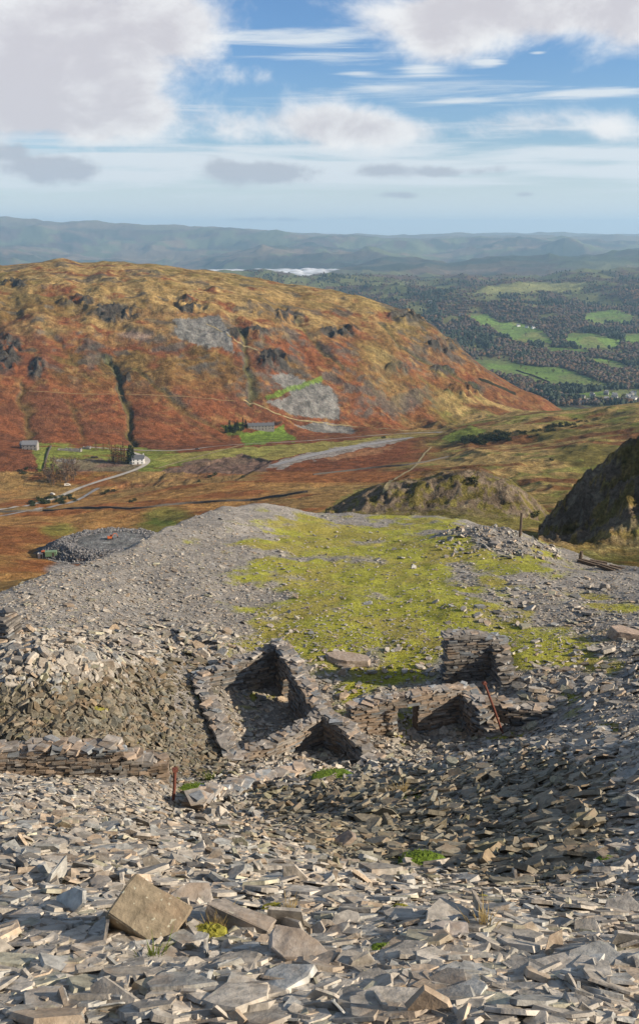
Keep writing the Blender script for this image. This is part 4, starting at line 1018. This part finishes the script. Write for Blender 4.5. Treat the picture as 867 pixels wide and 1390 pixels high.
mb = MB(); mb.add([(4.8, -.9, 1.8), (4.8, .1, 1.8), (5.6, .1, 1.5), (5.6, -.9, 1.5), (4.6, -.9, .9), (4.6, .1, .9), (5.3, .1, .6), (5.3, -.9, .6)], [[0, 1, 2, 3], [0, 4, 5, 1], [2, 6, 7, 3], [0, 3, 7, 4], [1, 5, 6, 2], [4, 7, 6, 5]]); mb.build('bucket', M_rubber, ex)
def vehicle(px, py, rz, mat, label, van=False):
    r = empty('parked_van' if van else 'parked_car', wp(px, py)+Vector((0, 0, .35)), rz, label, 'van' if van else 'car'); L = 5.2 if van else 4.2; H = 2.1 if van else 1.45
    prof = [(-L/2, .35), (-L/2, H*.62), (-L/2+.25, H), (L*.15, H), (L*.30, H*.64), (L/2-.1, H*.52), (L/2, .35)]
    if van: prof = [(-L/2, .35), (-L/2, H), (L*.22, H), (L*.36, H*.6), (L/2, H*.5), (L/2, .35)]
    n = len(prof); vs = [(x, s_*.88, z) for s_ in (-1, 1) for x, z in prof]; mb = MB()
    mb.add(vs, [list(range(n)), list(range(2*n-1, n-1, -1))]+[[k, n+k, n+(k+1) % n, (k+1) % n] for k in range(n)]); mb.build('body', mat, r)
    mb = MB(); mb.box((.0, 0, H*.78), (L*.5, 1.79, H*.26)); mb.build('window', M_glass, r)
    for x in (-L*.3, L*.32):
        for s_ in (-1, 1): mb = MB(); mb.tube([(x, s_*.72, .33), (x, s_*.93, .33)], .33, 12); mb.build('wheel', M_rubber, r)
vehicle(92, 660, .3, M_cream, 'white van parked beside the bare trees below the track', True)
vehicle(127, 622, .1, M_rubber, 'dark car parked on the green flat left of the white hostel'); vehicle(131, 622, .1, M_dark, 'brown car parked against the dark car')
vehicle(268, 611, .3, M_rubber, 'dark car on the valley road between hostel and cottages'); vehicle(72, 672, -.5, M_cream, 'pale car on the valley track left of the van')

# ------------------------------------------------------------------ trees
def crown_faces(n, rx, rz_, zc, leaf, shape='round', seed=0, gap=.45):
    rs = np.random.RandomState(seed); out = []
    while len(out) < n:
        p = rs.uniform(-1, 1, 3)
        if shape == 'cone':
            zz = rs.uniform(0, 1)**1.2; r = (1-zz)*(.85+.3*math.sin(zz*40)); a = rs.uniform(0, 6.28); q = r*math.sqrt(rs.uniform(.25, 1)); p = np.array([math.cos(a)*q, math.sin(a)*q, zz*2-1])
        elif np.dot(p, p) > 1: continue
        if shape != 'cone' and float(vnoise(p[0]*2.6+seed, p[1]*2.6+p[2]*3.1, 5)) < gap: continue
        out.append(p)
    P_ = np.array(out)*np.array([rx, rx, rz_])+np.array([0, 0, zc])
    d = rs.normal(0, 1, (n, 3, 3))*leaf
    return (P_[:, None]+d).reshape(-1, 3)
M_trunk = plain('bark', (.10, .075, .055), .9, 4, .3)
def tree_mesh(kind, seed):
    rs = random.Random(seed); mb = MB(); h_ = 1.0
    if kind == 'conifer':
        mb.tube([(0, 0, -.1), (0, 0, .9)], [.025, .008], 6); V = crown_faces(420, .22, .46, .54, .028, 'cone', seed); colr = C(.022, .036, .018)
    elif kind == 'larch':
        mb.tube([(0, 0, -.1), (0, 0, .95)], [.022, .006], 6)
        for k in range(9):
            a = rs.uniform(0, 6.28); z = .25+.07*k; l = .22*(1-z)+.05; mb.tube([(0, 0, z), (math.cos(a)*l, math.sin(a)*l, z+.04)], [.007, .003], 4)
        V = crown_faces(330, .2, .46, .54, .02, 'cone', seed); colr = C(.16, .085, .035)
    else:
        mb.tube([(0, 0, -.1), (.01, 0, .25), (0, .01, .5)], [.04, .03, .02], 6)
        for k in range(7):
            a = k*.9+rs.uniform(-.3, .3); l = rs.uniform(.22, .36); z = rs.uniform(.25, .42); mb.tube([(0, 0, z), (math.cos(a)*l*.6, math.sin(a)*l*.6, z+.2), (math.cos(a)*l, math.sin(a)*l, z+.42)], [.016, .01, .004], 4)
        V = crown_faces(430 if kind == 'broad' else 260, .38, .34, .62, .024, 'round', seed, .45 if kind == 'broad' else .5); colr = C(.06, .062, .028) if kind == 'broad' else C(.12, .08, .055)
    n = len(V)//3; rsn = np.random.RandomState(seed); cc_ = np.repeat(colr[None]*rsn.uniform(.6, 1.5, (n, 1)), 3, axis=0)
    cm_ = mesh_np('crown', V, np.arange(len(V)), np.arange(n)*3, cc_, False, M_foliage, link=False)
    tm_ = bpy.data.meshes.new('trunk'); tm_.from_pydata([tuple(v) for v in mb.v], [], mb.f); tm_.materials.append(M_trunk)
    return cm_, tm_
TM = {k: [tree_mesh(k, 50+i*7+len(k)) for i in range(3)] for k in ('conifer', 'larch', 'broad', 'bare')}
TN = {'conifer': 'conifer_tree', 'larch': 'larch_tree', 'broad': 'broadleaf_tree', 'bare': 'bare_tree'}
def tree(px, py, h_, kind, label, group, wide=1.):
    p = wp(px, py); r = empty(TN[kind], p, random.uniform(0, 6.28), label, 'tree', group); s_ = h_*random.uniform(.85, 1.15); r.scale = (s_*wide, s_*wide, s_)
    cm_, tm_ = random.choice(TM[kind])
    for m_, nm in ((cm_, 'crown'), (tm_, 'trunk')):
        o = bpy.data.objects.new(nm, m_); COL.objects.link(o); o.parent = r
random.seed(5)
for i in range(26):                             # wood between the mine buildings and the track
    px = random.uniform(62, 106); py = random.uniform(636, 662)
    tree(px, py, random.uniform(9, 15), random.choice(['bare', 'bare', 'larch', 'bare']), 'bare brown tree in the small wood beside the valley track', 'trees in the small wood by the track')
for i in range(7): tree(152+i*3.2+random.uniform(-1, 1), 628+random.uniform(-1.5, 1.5), random.uniform(13, 18), 'larch', 'tall russet larch in the clump left of the white hostel', 'larches by the white hostel', 1.1)
for i in range(4): tree(174+i*2.6, 629+random.uniform(-1, 1), random.uniform(14, 18), 'conifer', 'dark conifer standing against the white hostel', 'conifers by the white hostel')
for px, h_, l in [(131, 10, 'orange larch alone left of the larch clump'), (149, 10, 'pale brown tree above the valley road'), (141, 7, 'small bush-like brown tree on the valley road verge')]: tree(px, 611, h_, 'larch', l, None, 1.6)
for i in range(26):
    px = 302+random.uniform(0, 34); py = 588-(px-302)*.22+random.uniform(-4, 4)
    tree(px, py, random.uniform(6, 10), 'conifer', 'small dark conifer in the garden plantation left of the cottages', 'conifers by the cottages')
for i in range(8): tree(374+random.uniform(-4, 12), 578+random.uniform(-2, 4), 5, 'bare', 'small bare tree just right of the cottages', 'bare trees by the cottages')
M_gorse = plain('dark_gorse', (.035, .045, .02), .95, .8, .4)
def bush_mesh(seed):
    V = crown_faces(260, 1.0, .8, .55, .13, 'round', seed, .35); n = len(V)//3
    c_ = np.repeat(C(.028, .036, .016)[None]*np.random.RandomState(seed).uniform(.5, 1.7, (n, 1)), 3, axis=0)
    return mesh_np('gorse_bush', V, np.arange(len(V)), np.arange(n)*3, c_, False, M_foliage, link=False)
BM = [bush_mesh(300+i) for i in range(4)]
def bush(px, py, r, label, group):
    o = bpy.data.objects.new('gorse_bush', random.choice(BM)); COL.objects.link(o); o.location = wp(px, py); o.scale = (r*random.uniform(1, 1.7), r, r*random.uniform(.6, 1)); o.rotation_euler = (0, 0, random.uniform(0, 6)); tag(o, label, 'bush', group)
for i in range(70): t_ = random.random(); bush(632+t_*60+random.gauss(0, 3), 599-t_*6+random.gauss(0, 3.4), random.uniform(1.8, 3.4), 'dark gorse bush in the dense patch beyond the grassy knoll', 'gorse in the dense patch')
for i in range(38): t_ = random.random(); bush(700+t_*95, 590-t_*16+random.gauss(0, 3.5), random.uniform(1.2, 2.6), 'scattered dark gorse bush on the right-hand ochre slope', 'scattered gorse on the right slope')
for i in range(44): t_ = random.random(); bush(42+t_*62+random.gauss(0, 3), 684-t_*7+random.gauss(0, 3.2), random.uniform(1.2, 2.6), 'dark gorse bush in the patch below the track at left', 'gorse below the left track')
for i, (px, py) in enumerate([(28, 640), (33, 643), (36, 637), (285, 648), (292, 645), (146, 668), (140, 671), (155, 667), (270, 654), (330, 648), (178, 682), (183, 680), (640, 655), (725, 700), (748, 625), (520, 595)]): bush(px, py, 1.9, 'single dark bush on the open moor', 'lone moor bushes')

# far woods (no one could count them)
def blobs(PT, sz, colr, name, label, aspect=1.2, var=.5):
    n = len(PT); ph = (1+5**.5)/2
    B = np.array([(-1, ph, 0), (1, ph, 0), (-1, -ph, 0), (1, -ph, 0), (0, -1, ph), (0, 1, ph), (0, -1, -ph), (0, 1, -ph), (ph, 0, -1), (ph, 0, 1), (-ph, 0, -1), (-ph, 0, 1)])/1.9
    T_ = np.array([(0, 11, 5), (0, 5, 1), (0, 1, 7), (0, 7, 10), (0, 10, 11), (1, 5, 9), (5, 11, 4), (11, 10, 2), (10, 7, 6), (7, 1, 8), (3, 9, 4), (3, 4, 2), (3, 2, 6), (3, 6, 8), (3, 8, 9), (4, 9, 5), (2, 4, 11), (6, 2, 10), (8, 6, 7), (9, 8, 1)])
    V = B[None]*sz[:, None, None]*.5*np.array([1, 1, aspect])*RS.uniform(.65, 1.35, (n, 12, 1))+PT[:, None]+np.array([0, 0, 1.])*sz[:, None, None]*.45*aspect
    idx = (T_.ravel()[None]+(np.arange(n)*12)[:, None]).ravel()
    cc_ = np.repeat(colr*RS.uniform(1-var, 1+var, (n, 1)), 12, axis=0)
    o = mesh_np(name, V.reshape(-1, 3), idx, np.arange(n*20)*3, cc_, False, M_foliage); tag(o, label, 'woodland', kind='stuff'); return o
n = 60000
px = RS.uniform(330, 930, n); py = 372+(550-372)*RS.uniform(0, 1, n)
u, t = conv(px, py); i = np.clip(np.searchsorted(us, u), 0, len(us)-1)
TT = -Z[i]/Yr[None]; k = np.argmax(TT <= t[:, None], axis=1); Y = Yr[k]*(1+RS.uniform(-.02, .02, n)); X = u*Y
j = np.clip(np.searchsorted(Yr, Y), 0, len(Yr)-1); ok = (k > 0) & (Y > 1720) & (Y < 8200)
fm = fieldmask | F8; inf = fm[i, j]; z = Z[i, j]
wn = fbm(X/160, Y/160, 4, 700); ng = fbm(X/90, Y/140, 4, 710)
openg = (ng > .60) & ~inf
keep = ok & (~inf) & (~openg | (RS.uniform(0, 1, n) < .15)) & (RS.uniform(0, 1, n) < np.clip(2600/Y, .3, 1.)*1.0)
conif = keep & ((wn > .6) | inpoly(px, py, [(600, 450), (660, 462), (680, 478), (620, 470)]) & (RS.uniform(0, 1, n) < .7)); dec = keep & ~conif
def pts(m): return np.stack([X[m], Y[m], z[m]], -1)
pal = np.array([(.10, .07, .055), (.12, .075, .045), (.085, .07, .06), (.06, .065, .035)])
blobs(pts(dec), RS.uniform(6, 14, dec.sum()), pal[RS.randint(0, 4, dec.sum())], 'bare_woodland', 'brown leafless woods covering the low hills beyond the fell', 1.0, .2)
blobs(pts(conif), RS.uniform(7, 13, conif.sum()), np.array([(.035, .048, .032)]), 'conifer_woodland', 'dark green conifer woods on the low hills beyond the fell', 1.5, .3)
edge = ok & inf & (RS.uniform(0, 1, n) < .03)
sel = np.where(edge)[0][:60]
random.seed(9)
for q in sel: tree(px[q], py[q], random.uniform(9, 16), random.choice(['broad', 'broad', 'bare']), 'single dark tree standing in a green field of the far valley', 'trees dotted over the far fields', 1.1)

# rock debris on the working heap
n = 5200; a = RS.uniform(0, 6.28, n); r = np.sqrt(RS.uniform(.5, 1.9, n)); X = hx+np.cos(a)*r*25; Y = hy+np.sin(a)*r*20
Zs = np.array([zmid(x, y) for x, y in zip(X, Y)]); s_ = RS.uniform(.35, 1.6, n)
q = slate_arrays(np.stack([X, Y, Zs+.1], -1), RS.normal(0, .5, (n, 3))+np.array([0, 0, 1]), s_, RS.uniform(.6, 1, n), s_*.45, RS.uniform(0, 6, n), C(.15, .15, .155)[None]*RS.uniform(.4, 1.5, (n, 1)))
o = mesh_np('rock_debris', q[0], q[1], q[2], q[3], False, M_slate); tag(o, 'grey broken rock over the working heap in the valley', 'rubble', kind='stuff')
# bank of mist lying in the far valley
M_mist, N, b_ = newmat('white_mist'); b_.inputs['Base Color'].default_value = (.82, .84, .88, 1); b_.inputs['Roughness'].default_value = 1; b_.inputs['Specular IOR Level'].default_value = 0
N.l.new(N.ss(N.noise(N.new('ShaderNodeNewGeometry').outputs['Position'], .0035, 5, .6), .36, .60, .15, .8), b_.inputs['Alpha'])
ph = []; mb = MB()
for (px0, px1, py0, Yd) in [(225, 470, 368.5, 9300), (255, 345, 370.5, 9000), (330, 480, 366.5, 9700)]:
    n = 70; vs = []; m = 8
    for ii in range(n):
        px_ = px0+(px1-px0)*ii/(n-1); u_, t_ = conv(px_, py0); u_ = float(u_); t_ = float(t_)
        hgt = (12+52*float(fbm(np.array(px_/16.), np.array(Yd/700.), 4, 900)))*math.sin(math.pi*ii/(n-1))**.4
        wd = 380+260*float(vnoise(px_/20, 2., 6))
        for kq in range(m+1):
            a_ = math.pi*kq/m; vs.append((u_*Yd, Yd-math.cos(a_)*wd, -t_*Yd-25+math.sin(a_)*hgt))
    mb.add(vs, [[ii*(m+1)+kq, (ii+1)*(m+1)+kq, (ii+1)*(m+1)+kq+1, ii*(m+1)+kq+1] for ii in range(n-1) for kq in range(m)])
o = mb.build('mist_bank', M_mist, smooth=True); tag(o, 'thin white bank of mist lying in the far lake valley', 'mist', kind='stuff')
# ------------------------------------------------------------------ sky, sun, camera
def build_sky():
    w = bpy.data.worlds.new('World'); scene.world = w; w.use_nodes = True; t = w.node_tree; t.nodes.clear(); N = NT(t)
    out = t.nodes.new('ShaderNodeOutputWorld'); bg = t.nodes.new('ShaderNodeBackground'); bg.inputs[1].default_value = .072
    t.links.new(bg.outputs[0], out.inputs[0])
    sk = t.nodes.new('ShaderNodeTexSky'); sk.sky_type = 'NISHITA'; sk.sun_disc = False; sk.sun_elevation = SUN_EL
    sk.sun_rotation = math.atan2(SUNV.x, SUNV.y); sk.altitude = 450; sk.air_density = 1.0; sk.dust_density = .6; sk.ozone_density = 2.5
    d = N.new('ShaderNodeTexCoord').outputs['Generated']
    sp = t.nodes.new('ShaderNodeSeparateXYZ'); t.links.new(d, sp.inputs[0]); X, Y, Zc = sp.outputs
    az = N.math('ARCTAN2', X, Y); el = N.math('ARCSINE', Zc)
    cb = t.nodes.new('ShaderNodeCombineXYZ'); N.put(cb.inputs[0], az); N.put(cb.inputs[1], N.math('MULTIPLY', el, 1.5)); uv = cb.outputs[0]
    cs = t.nodes.new('ShaderNodeCombineXYZ'); N.put(cs.inputs[0], N.math('MULTIPLY', az, 1.6)); N.put(cs.inputs[1], N.math('MULTIPLY', el, 26.)); suv = cs.outputs[0]
    def ang(px, py):
        u, tt = conv(px, py); return math.atan(float(u)), math.atan(-float(tt)/math.hypot(1, float(u)))
    def blob(px, py, rx, ry, wgt):
        a0, e0 = ang(px, py); a = N.math('MULTIPLY', N.math('SUBTRACT', az, a0), F/rx/1.0); b = N.math('MULTIPLY', N.math('SUBTRACT', el, e0), F/ry)
        r2 = N.math('ADD', N.math('MULTIPLY', a, a), N.math('MULTIPLY', b, b))
        return N.math('MULTIPLY', N.math('POWER', 2.718, N.math('MULTIPLY', r2, -1.0)), wgt)
    def total(lst):
        s = None
        for a in lst:
            b = blob(*a); s = b if s is None else N.math('ADD', s, b)
        return s
    big = total([(10, 70, 160, 85, 1.05), (120, 20, 110, 45, .7), (120, 110, 120, 45, .8), (190, 165, 75, 30, .8), (250, 30, 60, 40, .75), (330, 102, 40, 14, .45), (30, 150, 90, 30, .7),
                 (700, 15, 190, 42, 1.15), (580, 45, 60, 42, .7), (850, 10, 60, 40, .8), (440, 165, 85, 30, 1.0), (540, 180, 95, 24, .95), (310, 172, 50, 24, .6), (720, 170, 90, 20, .55), (850, 178, 40, 26, .75),
                 (-60, 200, 80, 20, .6), (-250, 100, 160, 90, .9), (1150, 80, 160, 60, .9)])
    dark = total([(75, 230, 60, 17, 1.2), (10, 205, 30, 14, .7), (360, 236, 75, 14, 1.1), (300, 222, 30, 12, .5), (530, 231, 45, 10, .9), (592, 234, 26, 7, .7), (655, 232, 40, 8, .7), (545, 265, 60, 5, .6), (712, 264, 16, 4, .6),
                  (360, 298, 90, 4, .5), (480, 296, 40, 4, .4), (10, 268, 20, 5, .4)])
    n_ = N.noise(uv, 9, 8, .62, .3); n2 = N.noise(uv, 30, 6, .6)
    cloudiness = N.math('ADD', big, N.math('MULTIPLY', N.math('SUBTRACT', n_, .5), 2.3))
    cloudiness = N.math('ADD', cloudiness, N.ss(el, .30, .55, 0, .42))  # unseen overhead cloud, added to make the sky fill whiter and less blue
    cm = N.ss(cloudiness, .26, 1.0)
    dk = N.math('ADD', dark, N.math('MULTIPLY', N.math('SUBTRACT', N.noise(uv, 26, 6, .6), .5), 1.5)); dk = N.math('MULTIPLY', N.ss(dk, .25, .8), .85)
    # streaky high cloud
    st = N.noise(suv, 2.2, 8, .6, .4)
    a0, e0 = ang(433, 225)
    band = N.math('POWER', 2.718, N.math('MULTIPLY', N.math('POWER', N.math('DIVIDE', N.math('SUBTRACT', el, e0), 36./F), 2.), -1.))
    wisps = total([(662, 85, 28, 7, 1.0), (575, 95, 42, 6, .9), (490, 100, 30, 4, .6), (730, 72, 14, 3, .7), (800, 125, 110, 9, .9), (640, 137, 60, 4, .5), (430, 55, 110, 20, .6), (300, 50, 50, 14, .45), (500, 135, 200, 40, .25)])
    ci = N.ss(N.math('ADD', N.math('ADD', N.math('MULTIPLY', band, .85), wisps), N.math('MULTIPLY', N.math('SUBTRACT', st, .5), 2.6)), .28, .85)
    ci = N.math('MULTIPLY', ci, .9)
    # clear sky
    tint = N.mix(N.ss(el, 0.0, .20), (.95, .98, 1.05, 1), (.70, .92, 1.16, 1))
    tint = N.mix(N.ss(el, .28, .6), tint, (1.0, .95, .88, 1))
    base = N.mix(1.0, sk.outputs[0], tint, 'MULTIPLY')
    low = N.ss(el, .10, -.01, 0, .85); base = N.mix(low, base, (6.9, 7.5, 7.9, 1))
    c1 = N.mix(ci, base, (6.6, 7.0, 7.3, 1))
    mp = t.nodes.new('ShaderNodeVectorMath'); mp.operation = 'ADD'; t.links.new(uv, mp.inputs[0]); mp.inputs[1].default_value = (.016, .022, 0)
    rim = N.math('MULTIPLY', N.math('SUBTRACT', N.noise(mp.outputs[0], 9, 8, .62, .3), n_), 4.)
    core = N.ss(N.math('ADD', rim, N.math('ADD', cloudiness, N.math('MULTIPLY', N.math('SUBTRACT', n2, .5), .8))), .35, 1.7)
    ccol = N.mix(core, (8.0, 7.9, 7.8, 1), (5.7, 5.4, 5.6, 1))
    c2 = N.mix(N.math('MULTIPLY', cm, .93), c1, ccol)
    c3 = N.mix(dk, c2, (4.0, 4.25, 4.8, 1))
    t.links.new(c3, bg.inputs[0])
build_sky()
sl = bpy.data.lights.new('sun', 'SUN'); sl.energy = 5.0; sl.angle = math.radians(.5); sl.color = (1, .86, .68)
so = bpy.data.objects.new('sun', sl); COL.objects.link(so); so.rotation_euler = SUNV.to_track_quat('Z', 'Y').to_euler()
# air: one closed box of thin haze
hz = MB(); x0, x1, y0, y1, z0, z1 = -19000, 19000, -2000, 34500, -1200, 420
hz.box(((x0+x1)/2, (y0+y1)/2, (z0+z1)/2), (x1-x0, y1-y0, z1-z0))
mh = bpy.data.materials.new('haze_air'); mh.use_nodes = True; t = mh.node_tree; t.nodes.clear()
ho = t.nodes.new('ShaderNodeOutputMaterial'); pv = t.nodes.new('ShaderNodeVolumePrincipled'); pv.inputs['Color'].default_value = (.46, .73, 1, 1); pv.inputs['Density'].default_value = HAZE
pv.inputs['Anisotropy'].default_value = .1
t.links.new(pv.outputs[0], ho.inputs['Volume'])
h = hz.build('haze', mh); tag(h, 'thin blue air haze over the far hills', 'haze', kind='stuff')
cam = bpy.data.cameras.new('camera'); co = bpy.data.objects.new('camera', cam); COL.objects.link(co); scene.camera = co
cam.sensor_fit = 'VERTICAL'; cam.sensor_height = 36; cam.lens = F/1390*36; cam.shift_y = -45/1390; cam.clip_start = .1; cam.clip_end = 100000
co.location = (0, 0, 0); co.rotation_euler = (math.radians(90)-TH, 0, 0)
scene.view_settings.view_transform = 'Standard'; scene.view_settings.look = 'None'; scene.view_settings.exposure = .74; scene.view_settings.gamma = 1
scene.render.engine = 'CYCLES'
